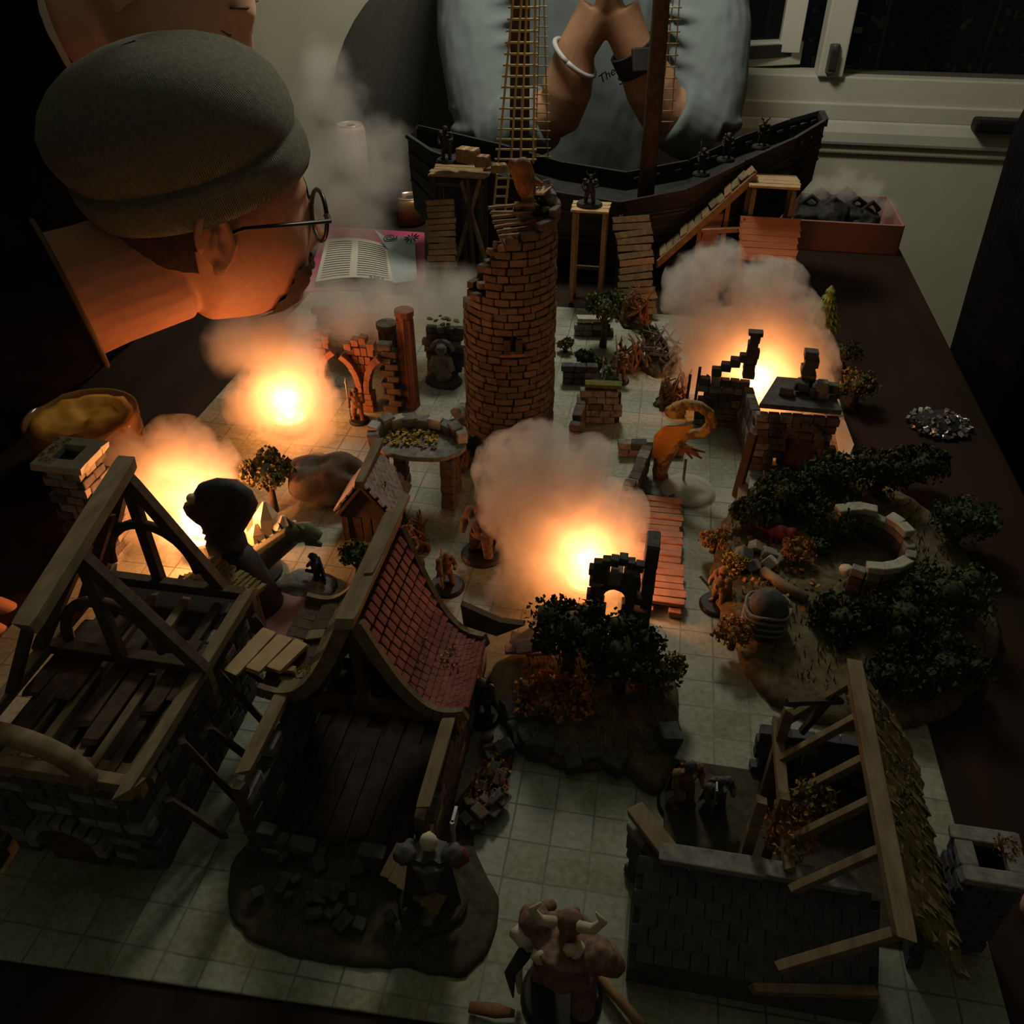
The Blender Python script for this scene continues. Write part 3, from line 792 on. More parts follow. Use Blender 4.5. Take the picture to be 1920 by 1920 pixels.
# ---------------- round brick tower
TC = V(-141, 786, MH); TR = 42.0
t = Th('brick_tower', 'tall round ruined brick tower with a broken top', 'tower', TC)
def hmax(a):      # a in degrees; worked out from the side facing the viewer, -90 left, +90 right
    a = ((a - 280) + 180) % 360 - 180
    pts = [(-180, 190), (-150, 170), (-110, 142), (-80, 142), (-52, 146), (-40, 172), (-28, 194), (-14, 206), (10, 216), (40, 226), (75, 236), (120, 240), (150, 215), (180, 190)]
    for (x0, y0), (x1, y1) in zip(pts, pts[1:]):
        if x0 <= a <= x1: return y0 + (y1 - y0) * (a - x0) / (x1 - x0)
CH = 7.6; NB = 18
view = V(0, 0, HC) - TC
rest = B(); nvis = 0
for r in range(int(242 / CH)):
    h = (r + .5) * CH; off = U(0, 20)
    a = off
    while a < off + 359:
        w = (360 / NB) * U(.7, 1.3)
        if a + w > off + 360 - 5: w = off + 360 - a
        ac = a + w / 2; a += w
        if h > hmax(ac) + U(-5, 3): continue
        rr = TR * (1.03 - 0.06 * h / 240) + U(-.6, .9) + (2.0 if h > 224 else 0)
        an = (ac + 360) % 360
        rel = abs(((an - 280) + 180) % 360 - 180)
        if 104 < h < 119 and 2.8 < abs(an - 284) < 11: continue
        if 104 < h < 119 and abs(an - 284) <= 2.8: w = 5
        ca, sa = math.cos(R(ac)), math.sin(R(ac))
        c = TC + V(rr * ca, rr * sa, h)
        sz = (7.5, 2 * rr * math.tan(R(w / 2)) * .955, CH * .90)
        if rel < 100 and nvis < 298:
            t.piece('brick', 'stone_brown' if U(0, 1) < .72 else 'stone_brown2', c, sz, (U(-2, 2), U(-3, 3), ac)); nvis += 1
        else: rest.box(c, sz, (0, 0, ac), .3)
t.part('brick_courses', rest, 'stone_brown', kind='stuff')
q = B(); rows = []
for k in range(48):
    pass
rows = [[TC + V((TR - 4.5) * math.cos(R(a)), (TR - 4.5) * math.sin(R(a)), z) for a in range(0, 360, 8)] for z in (0, 1)]
cols = list(range(0, 360, 8))
vs_ = []; fs_ = []
for a in cols:
    hm = hmax(a) - 5
    for rr in (TR - 4.6, TR - 8.5):
        for z in (0, hm): vs_.append(TC + V(rr * math.cos(R(a)), rr * math.sin(R(a)), z))
for i in range(len(cols)):
    j = (i + 1) % len(cols); A = i * 4; C = j * 4
    fs_ += [(A, C, C + 1, A + 1), (A + 2, A + 3, C + 3, C + 2), (A + 1, C + 1, C + 3, A + 3)]
q.add(vs_, fs_); t.part('wall_core', q, 'mortar')
for z, aa in ((118, 0), (118, 1)):
    pass
for da in (-7, 7):  # solid black blocks standing in for the dark inside the window slits
    a = R(284 + da); q = B(); q.box(TC + V((TR + 2.6) * math.cos(a), (TR + 2.6) * math.sin(a), 112), (7, 6.4, 15), (0, 0, 284 + da)); t.part('slit_shade_block', q, 'mini_black')
q = B(); q.lathe([(33, 112), (33, 116)], TC, 24); t.part('inner_floor', q, 'wood_shaded')
q = B(); q.box(TC + V(TR * math.cos(R(284)), TR * math.sin(R(284)), 102), (8, 24, 3), (0, 0, 284)); t.part('window_ledge', q, 'stone_red')
# rubble, boards and moss on the tower's broken crown
for k in range(26):
    a = U(-10, 110); rr = U(28, 42); t.piece('rubble', 'stone_grey', TC + V(rr * math.cos(R(a)), rr * math.sin(R(a)), hmax(a) + U(-1, 6)), (U(6, 12), U(6, 11), U(5, 9)), (U(0, 90), U(0, 90), U(0, 90)))
for k in range(9):
    a = U(235, 290); rr = U(36, 43); t.piece('rubble', 'stone_brown2', TC + V(rr * math.cos(R(a)), rr * math.sin(R(a)), hmax(a) + U(-2, 3)), (U(8, 14), U(7, 10), U(5, 8)), (U(-20, 20), U(-20, 20), U(0, 90)))
for k in range(7):
    p = AY(960 + k * 3, 392 + k * 9, TC.y - 6 + k); t.plank('board', 'wood_old', p + V(-22, 0, 0), p + V(18, U(-6, 6), U(3, 9)), 5, 2.2)
q = B()
for k in range(16): q.ico(TC + V(24 + U(-16, 12), 8 + U(-20, 20), 226 + U(-6, 8)), U(5, 8), 1, (1, 1, .6), .5)
t.part('moss', q, 'moss', smooth=True)
p = AY(1010, 362, TC.y + 6)
b_ = B(); b_.prism([p + V(-14, -6, -1), p + V(6, -12, 2), p + V(12, 0, 5), p + V(-8, 6, 2)], (0, 0, 1.6))
c_ = Th('wooden_card', 'small pale rune card lying on top of the brick tower', 'card', p)
c_.part('card', b_, 'wood_pale')
q = B()
for k in range(4): q.beam(p + V(-8 + k * 4.5, -5 + k * .6, 3.2 + k * .9), p + V(-6 + k * 4.5 + (k % 2) * 2, 1 + k * .2, 4.4 + k * .9), 1.2, .6)
c_.part('runes', q, 'ink')

# ---------------- timber frame house (front left)
t = Th('timber_house', 'roofless timber frame house with curved braces at the front left', 'model house', (-320, 310, MH))
XL, XR, Y0, Y1, HE, XM, HR = -354.0, -249.0, 236.0, 386.0, 95.0, -301.0, 184.0
stone_row_wall(t, 'stone_dark', -352, 240, -258, 240, MH, 84, 8, 8, 14, openings=((22, 66, 0, 44),))
stone_row_wall(t, 'stone_dark', -258, 240, -262, 396, MH, 84, 8, 9, 17)
q = B(); q.box((-305, 318, 42), (86, 148, 80)); t.part('wall_core', q, 'mortar')
for k in range(11):      # arch of the low front door
    a = R(180 * k / 10); t.piece('arch_stone', 'stone_grey', (-308 + 22 * math.cos(a), 233, 24 + 22 * math.sin(a)), (7, 8, 6), (0, -math.degrees(a), 0))
q = B(); q.box((-308, 236, 20), (36, 4, 36)); t.part('door', q, 'wood_dark')
for x in (XL, -328, XM, -275, XR):
    t.beam('post', 'wood_old', (x, Y0 + 2, 82), (x, Y0 + 2, HE), 7)
for x, y in ((XL, Y1), (XR, Y1), (XR, 320)): t.beam('post', 'wood_old', (x, y, 60), (x, y, HE), 7)
t.beam('wall_plate', 'wood_old', (XR, Y0 - 10, HE), (XR, Y1 + 6, HE), 8, 7)
t.beam('wall_plate', 'wood_old', (XL, Y0 - 10, HE), (XL, Y1 + 6, HE), 8, 7)
t.beam('tie_beam', 'wood_old', (XL - 5, Y0, HE - 2), (XR + 5, Y0, HE - 2), 8, 7)
t.beam('tie_beam', 'wood_old', (XL - 5, Y0 + 14, 82), (XR + 3, Y0 + 14, 82), 7, 6)
t.beam('tie_beam', 'wood_dark', (XL, 320, HE), (XR, 320, HE), 8, 7)
t.beam('tie_beam', 'wood_dark', (XL, Y1, HE), (XR, Y1, HE), 8, 7)
for k in range(8):
    x = XL + 11 + k * 12; t.beam('floor_joist', 'wood_old' if k % 3 else 'wood_dark', (x, Y0 + 8, 84), (x, 318 if k % 2 else Y1 - 4, 84), 6, 5)
for k in range(9):
    x = XL + 8 + k * 11
    if k not in (3, 6): t.plank('floor_plank', 'wood_dark', (x, Y0 + 22 + U(0, 40), 89), (x + U(-3, 3), Y1 - U(4, 50), 89), 10.5, 2)
t.plank('ridge_board', 'wood_old', (XM + 8, 258, HR), (XM - 14, 394, HR + 4), 11, 9)
def truss(y, mm, hr, arch=True, XM=XM, XR=XR):
    t.beam('rafter', mm, (XM, y, hr - 3), (XR + 4, y, HE), 8, 8)
    t.beam('rafter', mm, (XM, y, hr - 3), (XL - 4, y, HE), 8, 8)
    t.beam('king_post', mm, (XM, y, hr - 6), (XM, y, HE), 7, 6)
    if arch:
        ar = [V(XM + 31 * math.cos(R(a)), y, HE + 14 + 36 * math.sin(R(a))) for a in range(0, 181, 15)]
        q = B(); q.tube(ar, 3.4, 8); t.part('curved_brace', q, mm, smooth=True)
truss(388, 'wood_dark', HR + 2, True, XM - 13, -272); truss(316, 'wood_dark', HR, True)
for y, sx in ((352, -1), (280, -1)): t.beam('rafter', 'wood_dark', (XM + sx * 2, y, HR - 2), (XM + sx * 50, y, HE + 2), 6, 6)
# big swept brace over the front
ar = [V(XM - 24 + 54 * math.cos(R(a)), Y0 - 4, HE - 2 + 36 * math.sin(R(a)) ** .8 if 0 < a < 180 else HE - 2) for a in range(0, 181, 12)]
q = B(); q.tube(ar, 6.2, 10, sq=.7); t.part('curved_brace', q, 'wood_old', smooth=True)
for k in range(6): t.beam('leaning_strut', 'wood_dark', (XR + 4, 250 + k * 26, 60 + (k % 2) * 20), (XR + 18 + U(0, 8), 262 + k * 26, 8), 4)
for k in range(7): t.plank('stair_step', 'stone_dark', (-352, 222 - k * 0, 6 + k * 9), (-366 - 0, 222, 6 + k * 9), 20, 6) if False else t.piece('stair_step', 'stone_dark', (-366 - U(0, 3), 226 + k * 9, 5 + k * 8), (24, 11, 9))

# ---------------- stone chimney at the left
t = Th('stone_chimney', 'square stone chimney stack with a mossy cap behind the timber house', 'chimney', (-452, 506, MH))
cx, cy_ = -452, 505
for r in range(12):
    for s_ in range(4):
        for k in range(2):
            if s_ in (1, 2) and r < 0: continue
            u = (k - .5) * 15 + (3 if r % 2 else -3)
            dx, dy = [(u, -15), (15, u), (u, 15), (-15, u)][s_]
            t.piece('brick', 'stone_grey' if U(0, 1) < .6 else 'stone_dark', (cx + dx, cy_ + dy, MH + 4 + r * 8.4), (14.2, 7.5, 7.8) if s_ in (0, 2) else (7.5, 14.2, 7.8), (0, 0, U(-3, 3)))
q = B(); q.box((cx, cy_, 50), (26, 26, 98)); t.part('flue_core', q, 'mortar')
for dx, dy, sx, sy in ((0, -16, 44, 12), (0, 16, 44, 12), (-16, 0, 12, 22), (16, 0, 12, 22)): t.piece('cap_stone', 'stone_pale', (cx + dx, cy_ + dy, 106), (sx, sy, 7))
q = B()
for k in range(8): leaves(q, V(cx - 14 + U(-8, 8), cy_ + U(-18, 16), 110), U(3, 5), 18, 2.2, (1, 1, .4), 0)
t.part('moss', q, 'leaf_yellow', smooth=True)

# ---------------- house with a swept red tiled roof (centre left)
t = Th('red_roof_house', 'ruined house with a swept red tiled roof', 'model house', (-155, 330, MH))
RX, RY0, RY1, RH = -155.0, 338.0, 424.0, 138.0
def roofR(u, v):     # u 0..1 ridge to eave, v 0..1 front to back
    x = RX + 3 + u * 64; h = RH - 4 - 92 * u + 40 * u * (u - 1) * 1.0 * -0 - 26 * math.sin(math.pi * u) * .9 + 24 * u * u
    return V(x, RY0 + (RY1 - RY0 - 28 * u) * v, h)
def roofL(u, v):
    x = RX - 3 - u * 66; h = RH - 4 - 92 * u - 24 * math.sin(math.pi * u) * .9 + 24 * u * u
    return V(x, RY0 - 4 + (RY1 - RY0 - 6 * u) * v, h)
NT, NR = 12, 16
for r in range(NR):
    for k in range(NT):
        u = (r + .5) / NR; v = (k + (.5 if r % 2 else .1)) / NT
        if v > .97: continue
        p = roofR(u, v); p2 = roofR(min(1, u + .06), v); d = (p2 - p).normalized()
        sd = V(0, 1, 0); nn = d.cross(sd).normalized() * -1
        if nn.z < 0: nn = -nn
        dd = (d - nn * .05 + nn * .25).normalized()
        t.piece('roof_tile', 'roof_red', p + nn * 2.2, (7.6, 5.7, 2.4), Matrix((dd, sd, dd.cross(sd))).transposed())
def sheet(fn, n=14, th=2.0):
    q = B(); rows = [[fn(i / n, 0), fn(i / n, 1)] for i in range(n + 1)]; q.grid(rows)
    q.grid([[p - V(0, 0, th) for p in r] for r in rows]); return q
t.part('roof_deck', sheet(roofR), 'wood_dark', smooth=True)
t.part('roof_deck', sheet(roofL), 'wood_dark', smooth=True)
for k in range(9):       # swept boards of the left slope
    for s_ in range(5):
        if (k, s_) in ((8, 4), (0, 4), (4, 3)): continue
        p0 = roofL(s_ * .2 + .01, (k + .5) / 9); p1 = roofL(s_ * .2 + .2, (k + .5) / 9)
        t.plank('roof_board', 'wood_old' if U(0, 1) < .7 else 'wood_dark', p0 + V(0, 0, 1.5), p1 + V(0, 0, 1.5), 8.6, 2)
t.plank('ridge_board', 'wood_old', (RX, RY0 - 12, RH + 4), (RX, RY1 + 4, RH + 5), 12, 5)
t.plank('ridge_board', 'wood_old', (RX + 2, RY0 + 30, RH + 7), (RX + 3, RY1 + 24, RH + 8), 6, 3)
def barge(fn, v, dy, nm):
    q = B(); pts = [fn(i / 12, v) + V(0, dy, 1) for i in range(13)]
    for p0, p1 in zip(pts, pts[1:]): q.beam(p0, p1, 4, 9)
    return t.part(nm, q, 'wood_old')
barge(roofR, 0, -3, 'bargeboard'); barge(roofL, 0, -3, 'bargeboard'); barge(roofR, 1, 3, 'bargeboard'); barge(roofL, 1, 3, 'bargeboard')
q = B(); pk = roofR(1, 1)
q.prism([pk + V(-22, 22, 12), pk + V(6, 20, 2), pk + V(24, 18, 4), pk + V(4, 18, -10), pk + V(-20, 20, -6)], (0, 5, 0)); t.part('eave_fin', q, 'wood_dark')
q = B()
for k in range(9): leaves(q, roofR(.55 + U(-.2, .2), .5 + U(-.25, .25)) + V(0, 0, 4), U(3, 6), 16, 2.2, (1, 1, .4), 0)
t.part('moss', q, 'leaf_yellow')
q = B()
for k in range(8): leaves(q, roofL(.3 + U(0, .6), .1 + U(-.05, .1)) + V(0, 0, 3), U(2.5, 4.5), 14, 2, (1, 1, .4), 0)
t.part('moss', q, 'leaf_yellow')
# front gable timbers, ruined ground floor
t.beam('tie_beam', 'wood_dark', (-212, RY0, 58), (-98, RY0, 58), 7)
t.beam('king_post', 'wood_dark', (RX, RY0, 58), (RX, RY0, RH - 4), 7)
for sx in (-1, 1): t.beam('brace', 'wood_dark', (RX + sx * 44, RY0, 60), (RX + sx * 4, RY0, 112), 5)
stone_row_wall(t, 'stone_dark', -206, 262, -206, 420, MH, 62, 8, 9, 16, ragged=16)
stone_row_wall(t, 'stone_dark', -204, 262, -100, 258, MH, 34, 8, 8, 14, ragged=18, openings=((40, 62, 0, 40),))
stone_row_wall(t, 'stone_dark', -98, 262, -98, 420, MH, 62, 8, 9, 16, ragged=16)
stone_row_wall(t, 'stone_dark', -204, 418, -100, 418, MH, 60, 8, 10, 18)
q = B(); q.box((-152, 340, MH + 2), (104, 158, 4)); t.part('ground_floor', q, 'wood_shaded')
for k in range(8): t.plank('floor_plank', 'wood_shaded', (-198 + k * 13, 268 + U(0, 14), 7.5), (-198 + k * 13 + U(-2, 2), 350 + U(-30, 40), 7.5), 11, 2)
for x, y in ((-206, 262), (-98, 262), (-206, 338), (-98, 338)): t.beam('post', 'wood_dark', (x, y, MH), (x, y, 66), 7)
t.plank('wall_plate', 'wood_old', (-98, 266, 64), (-98, 330, 66), 8, 4)
t.plank('wall_plate', 'wood_old', (-207, 270, 66), (-207, 345, 66), 9, 4)

def organic_base(name, label, cat, poly, h, m, n=60, amp=2.5):
    """irregular scenery base from a ring of plan points"""
    pts = []
    P_ = [V(p[0], p[1], 0) for p in poly]; N_ = len(P_)
    for i in range(N_):
        p0, p1, p2, p3 = P_[i - 1], P_[i], P_[(i + 1) % N_], P_[(i + 2) % N_]
        for k in range(8):
            u = k / 8
            pts.append(0.5 * ((2 * p1) + (p2 - p0) * u + (2 * p0 - 5 * p1 + 4 * p2 - p3) * u * u + (3 * p1 - p0 - 3 * p2 + p3) * u ** 3))
    c = sum(pts, V(0, 0, 0)) / len(pts)
    q = B(); rows = []
    for k, (sc, z) in enumerate(((1.0, 0), (1.0, h * .35), (.955, h * .8), (.8, h), (.5, h * 1.12), (.2, h * 1.15), (.01, h * 1.15))):
        rows.append([V(c.x + (p.x - c.x) * sc, c.y + (p.y - c.y) * sc, MH + z + (amp * noise.noise(V(p.x * sc * .09, p.y * sc * .09, k)) if 1 < k else 0)) + (p - c).normalized() * (amp * noise.noise(V(p.x * .1, p.y * .1, 3)) * (1 if sc > .5 else 0)) for p in pts])
    q.grid(rows, close=True)
    t_ = Th(name, label, cat, (c.x, c.y, MH)); t_.part('ground', q, m, smooth=True)
    return t_
hb = organic_base('scenery_base', 'dark rubble strewn oval base in front of the red roofed house', 'scenery base', [(-214, 262), (-200, 214), (-150, 202), (-100, 206), (-60, 212), (-52, 250), (-76, 290), (-62, 330), (-66, 372), (-92, 300), (-92, 256), (-150, 250)], 4, 'earth_dark')
for k in range(30):
    hb.piece('rubble', 'stone_dark', (-196 + U(0, 114), 214 + U(0, 42), 8 + U(0, 4)), (U(4, 12), U(4, 9), U(3, 7)), (U(-25, 25), U(-25, 25), U(0, 180)))
for k in range(22):
    hb.piece('rubble', 'stone_dark' if U(0, 1) < .6 else 'stone_brown2', (-84 + U(0, 22), 296 + U(0, 66), 8 + U(0, 4)), (U(6, 12), U(6, 11), U(4, 7)), (U(-25, 25), U(-25, 25), U(0, 180)))
for k in range(7):
    p = G(735 + k * 15, 1612 + k * 11, 30); hb.plank('broken_plank', 'wood_old', p + V(-2, -9, -3), p + V(3, 9, 2), 6, 2)
q = B()
leaves(q, V(-72, 326, 12), 24, 160, 3.6, (.55, 1.2, .16), 0)
hb.part('fallen_leaves', q, 'leaf_orange', kind='stuff')

# ---------------- fallen pallet and loose boards
t = Th('plank_pallet', 'pale broken plank pallet lying on the left eave of the red roofed house', 'pallet', G(512, 1240, 66))
c = G(512, 1240, 66)
for k in range(3):
    o = V(-15 + k * 13, k * 1.5, 7); t.plank('plank', 'wood_pale', c + o + V(-4, -20 + k * 2, 0), c + o + V(6, 18 - k * 4, 1), 11, 3)
for y in (-10, 9): t.plank('batten', 'wood_warm', c + V(-20, y, 4), c + V(20, y + 2, 4), 5, 3)

# ---------------- ruined house front right with thatch
t = Th('thatched_ruin', 'ruined house with bare rafters and a thatched slope at the front right', 'model house', (110, 290, MH))
RX, HR = 139.0, 110.0
t.plank('ridge_beam', 'wood_old', (RX, 214, HR), (RX, 374, HR), 9, 7)
for k, y in enumerate((366, 340, 312, 286, 258)):
    t.beam('rafter', 'wood_old', (RX, y, HR - 3), (RX - 36, y - 3, 62), 4.5, 5)
    t.beam('rafter', 'wood_dark', (RX, y, HR - 3), (RX + 40, y, 48), 4.5, 5)
t.beam('rafter', 'wood_old', (RX + 2, 218, HR - 4), (RX - 44, 214, 62), 5, 5)
q = B()
for i in range(26):
    for j in range(9):
        p = V(RX + 4 + j * 4.6, 232 + i * 5.6, HR - 3 - j * 6.2)
        q.beam(p + V(0, U(-2, 2), 2), p + V(7 + U(-1, 2), U(-3, 3), -8.5), 6 + U(-1, 1), 2.4, jit=.5)
t.part('thatch_bundles', q, 'thatch', kind='stuff')
q = B()
for k in range(12): x_ = U(6, 30); leaves(q, V(RX + x_, 320 + U(-50, 34), HR - x_ * 1.32 + 3), U(4, 8), 30, 2.6, (1, 1, .5), 0)
t.part('moss', q, 'moss')
# low wall with a plank coping
stone_row_wall(t, 'slate', 23, 286, 38, 269, MH, 54, 7, 8, 12)
stone_row_wall(t, 'slate', 38, 268, 136, 268, MH, 54, 7, 9, 15)
stone_row_wall(t, 'slate', 180, 262, 180, 372, MH, 46, 7, 9, 16)
stone_row_wall(t, 'slate', 100, 372, 178, 372, MH, 52, 7, 9, 15)
t.plank('coping_plank', 'stone_pale' if False else 'wood_old', (20, 292, 58), (40, 268, 58), 11, 5)
t.plank('coping_plank', 'stone_grey', (36, 267, 58), (90, 267, 58), 11, 5)
t.plank('coping_plank', 'stone_grey', (90, 267, 58), (140, 267, 58), 10, 5)
for x, y, h in ((84, 284, 96), (104, 352, 92), (100, 300, 80)): t.beam('post', 'wood_old', (x, y, MH), (x, y, h), 6)
t.beam('wall_plate', 'wood_old', (103, 268, 62), (103, 368, 62), 6)
t.beam('window_bar', 'wood_dark', (104, 360, 88), (136, 364, 92), 4)
t.beam('window_bar', 'wood_dark', (118, 362, 60), (130, 364, 96), 4)
q = B(); q.box((110, 320, MH + 2), (138, 100, 4)); t.part('ground_floor', q, 'earth_dark')
for r in range(6):       # slate skirt roof falling toward the viewer
    for k in range(13):
        x = 28 + k * 9.5 + (4 if r % 2 else 0); p = V(x, 262 - r * 7, 52 - r * 5.2)
        t.piece('slate_tile', 'slate', p, (9, 9.5, 1.8), (36, 0, U(-3, 3)))
q = B(); q.prism([(24, 264, 50), (24, 222, 19), (24, 222, MH), (24, 264, MH)], (128, 0, 0)); t.part('skirt_wall', q, 'stone_dark')
t.beam('eave_beam', 'wood_old', (88, 220, 22), (150, 226, 30), 5)
q = B()
for c_ in ((56, 252), (62, 246), (94, 236), (100, 231)): q.ico((c_[0], c_[1], 47 - (262 - c_[1]) * .6), 2.2, 1)
t.part('red_berries', q, 'mini_red')
q = B()
leaves(q, V(104, 290, 64), 17, 260, 3.8, (.9, 1.1, .9), 0)
t.part('autumn_creeper', q, 'leaf_orange', kind='stuff')
q = B()
leaves(q, V(116, 302, 76), 14, 220, 3.6, (1, 1, .9), 0)
t.part('creeper', q, 'leaf_olive', kind='stuff')
# its chimney
t = Th('brick_chimney', 'short square chimney with a dark flue at the right edge of the mat', 'chimney', (206, 282, MH))
for r in range(10):
    for s_ in range(4):
        for k in range(2):
            u = (k - .5) * 12 + (2 if r % 2 else -2); dx, dy = [(u, -12), (12, u), (u, 12), (-12, u)][s_]
            t.piece('brick', 'slate', (204 + dx, 284 + dy, MH + 4 + r * 6.8), (11.4, 6, 6.3) if s_ in (0, 2) else (6, 11.4, 6.3))
q = B(); q.box((204, 284, 30), (19, 19, 56)); t.part('flue_core', q, 'mortar')
for dx, dy, sx, sy in ((0, -12, 34, 9), (0, 12, 34, 9), (-12, 0, 9, 16), (12, 0, 9, 16)): t.piece('cap_stone', 'stone_grey', (204 + dx, 284 + dy, 74), (sx, sy, 5))
q = B()
leaves(q, V(213, 291, 77.5), 8, 70, 2, (1, 1, .2), 0)
t.part('lichen', q, 'leaf_orange')

# ---------------- small arch ruin in front of the central fire
t = Th('arch_ruin', 'slim stone arch ruin silhouetted in front of the central fire', 'arch ruin', (-4, 476, MH))
xa, xb, ya = -23.0, 12.0, 478.0
stone_row_wall(t, 'stone_dark', xa - 1, ya, xa + 8, ya, MH, 72, 8, 7, 9)
stone_row_wall(t, 'stone_dark', xb - 9, ya + 1, xb + 3, ya + 2, MH, 80, 9, 7, 10)
for k in range(9):
    a = R(180 * k / 8); t.piece('arch_stone', 'stone_dark', (-6 + 11.5 * math.cos(a), ya, 48 + 13 * math.sin(a)), (6.5, 9, 6), (0, -math.degrees(a), 0))
stone_row_wall(t, 'stone_dark', xa, ya, xb, ya, 62, 76, 8, 7, 9)
for k in range(6): t.piece('parapet_stone', 'stone_dark', (xa + 3 + k * 6, ya, 78 + [0, 3, 5, 7, 4, 2][k]), (6, 8, 7), (0, U(-6, 6), 0))
for r in range(4): t.piece('buttress_stone', 'stone_dark', (xb + 6, ya + 14, MH + 10 + r * 24), (10, 22, 23))
for y in (ya + 8, ya + 16): t.beam('post', 'wood_dark', (xa + 2, y, MH), (xa + 2, y, 36), 3)
t.piece('low_wall_stone', 'stone_brown', (xa - 9, ya + 4, 12), (16, 8, 20)); t.piece('low_wall_stone', 'stone_brown', (xa - 9, ya + 4, 26), (13, 7, 7))
# brick wall end behind the smoke
t = Th('brick_wall_fragment', 'narrow crumbling brick wall between the smoke and the dragon', 'ruined wall', (10, 640, MH))
stone_row_wall(t, 'stone_brown', -8, 610, 8, 706, MH, 52, 9, 7, 12, ragged=20)
q = B(); q.beam((-8, 611, 18), (8, 705, 18), 5, 32); t.part('wall_core', q, 'mortar')

# ---------------- gothic arch fragments and columns beyond the first fire
def gothic(px, py, h, label, w=36):
    p = G(px, py); t_ = Th('gothic_arch_fragment', label, 'arch ruin', (p.x, p.y, MH), 'gothic arch ruins beyond the left fire')
    for r in range(3): t_.piece('plinth_stone', 'stone_red', (p.x, p.y, MH + 4 + r * 7.5), (20 - r, 14, 7.2), (0, 0, U(-3, 3)))
    for s_ in (-1, 1):
        for k in range(7):
            a = R(6 + k * 11); x = s_ * (4 + (w / 2) * (1 - math.cos(a)) * 1.15); z = 26 + (h - 42) * math.sin(a)
            t_.piece('rib_stone', 'stone_red', (p.x + x, p.y - 3, z), (7, 12, (h - 34) / 6), (0, s_ * math.degrees(a) * .72, 0))
    for r in range(5):
        n_ = 1 + r // 2; zz = 26 + (h - 34) * (r + .7) / 5; ww = 4 + (w * .8) * ((r + .6) / 5) ** 1.6
        for k in range(n_ + 1): t_.piece('stone', 'stone_red', (p.x + (k - n_ / 2) * ww / (n_ + 1), p.y + 2, zz), (ww / (n_ + 1) * .96, 9, (h - 34) / 5 * .95))
    for k in range(4): t_.piece('cap_stone', 'stone_red', (p.x - 13 + k * 8.5, p.y, h - 5 + [0, 5, 8, 2][k]), (8.2, 10, 8), (0, U(-5, 5), 0))
    return t_
gothic(608, 742, 76, 'red stone gothic arch fragment right behind the left fire')
gothic(690, 770, 84, 'red stone gothic arch fragment beside the tall column')
def column(px, py, h, r, label, m='stone_red'):
    p = G(px, py); t_ = Th('stone_column', label, 'column', (p.x, p.y, MH))
    q = B(); q.lathe([(r * 1.2, MH), (r * 1.2, MH + 5), (r, MH + 8), (r * .95, h - 8), (r * 1.2, h - 6), (r * 1.25, h), (r * .6, h + .5)], (p.x, p.y, 0), 12); t_.part('shaft', q, m, bevel=.4)
    for k in range(8):
        a = R(45 * k); t_.beam('flute', m, (p.x + r * math.cos(a), p.y + r * math.sin(a), MH + 8), (p.x + r * .95 * math.cos(a), p.y + r * .95 * math.sin(a), h - 8), 2.6)
    return t_
column(772, 762, 116, 8.5, 'tall fluted reddish column beside the tower')
column(738, 745, 92, 9.5, 'shorter broken column left of the tall fluted one', 'stone_brown')
t = Th('stepped_pier', 'stepped broken masonry pier in front of the columns', 'ruined wall', G(742, 772))
c = G(742, 772)
for r in range(11): t.piece('stone', 'stone_brown', (c.x + (3 if r % 2 else -3) - r * .2, c.y, MH + 4 + r * 7.4), (17 - (r % 3) * 2, 13, 7), (0, 0, U(-5, 5)))
t = Th('stone_obelisk', 'thin stone obelisk standing in the vapour', 'obelisk', G(724, 640))
c = G(724, 640); q = B(); q.prism([c + V(-8, -8, MH), c + V(8, -8, MH), c + V(8, 8, MH), c + V(-8, 8, MH)], (0, 0, 6)); t.part('plinth', q, 'stone_grey')
q = B(); q.tube([c + V(0, 0, 8), c + V(0, 0, 52), c + V(0, 0, 60)], [8, 4.6, .4], 4); t.part('shaft', q, 'stone_brown')
# backing ruin wall left of the columns
t = Th('ruined_wall', 'long dark ruined wall behind the gothic arches', 'ruined wall', G(660, 700))
c0 = G(585, 700); c1 = G(745, 700)
stone_row_wall(t, 'stone_dark', c0.x, c0.y + 40, c1.x, c1.y + 20, MH, 74, 8, 8, 15, ragged=14)
q = B(); q.beam((c0.x, c0.y + 40, 30), (c1.x, c1.y + 20, 30), 6, 56); t.part('wall_core', q, 'mortar')
# carved statue niche left of the tower
p = G(832, 720)
t = Th('statue_niche', 'grey carved statue in a mossy stone niche left of the tower', 'statue', (p.x, p.y + 10, MH))
stone_row_wall(t, 'stone_dark', p.x - 20, p.y + 14, p.x + 20, p.y + 16, MH, 74, 9, 8, 13, ragged=8)
q = B()
q.tube([p + V(0, 0, 6), p + V(0, -2, 22), p + V(0, 0, 38)], [11, 9, 8], 12); q.ico(p + V(0, -3, 46), 7, 2); q.tube([p + V(-8, -2, 36), p + V(-13, -7, 24), p + V(-5, -10, 20)], [4, 4, 3], 8); q.tube([p + V(8, -2, 36), p + V(13, -7, 24), p + V(5, -10, 20)], [4, 4, 3], 8)
for k in range(9): a = R(20 + k * 17); q.ico(p + V(13 * math.cos(a), 2, 40 + 14 * math.sin(a)), 3.4, 1)
t.part('carving', q, 'stone_grey', smooth=True, voxel=1.0)
q = B(); q.ico(p + V(0, 0, 4), 22, 2, (1, .8, .35), .3); t.part('rock_foot', q, 'stone_dark', smooth=True)
q = B()
for k in range(12): q.ico(p + V(U(-18, 18), 14 + U(-4, 4), 74 + U(-6, 6)), U(2, 4), 1, (1, 1, .5), .5)
t.part('moss', q, 'moss')

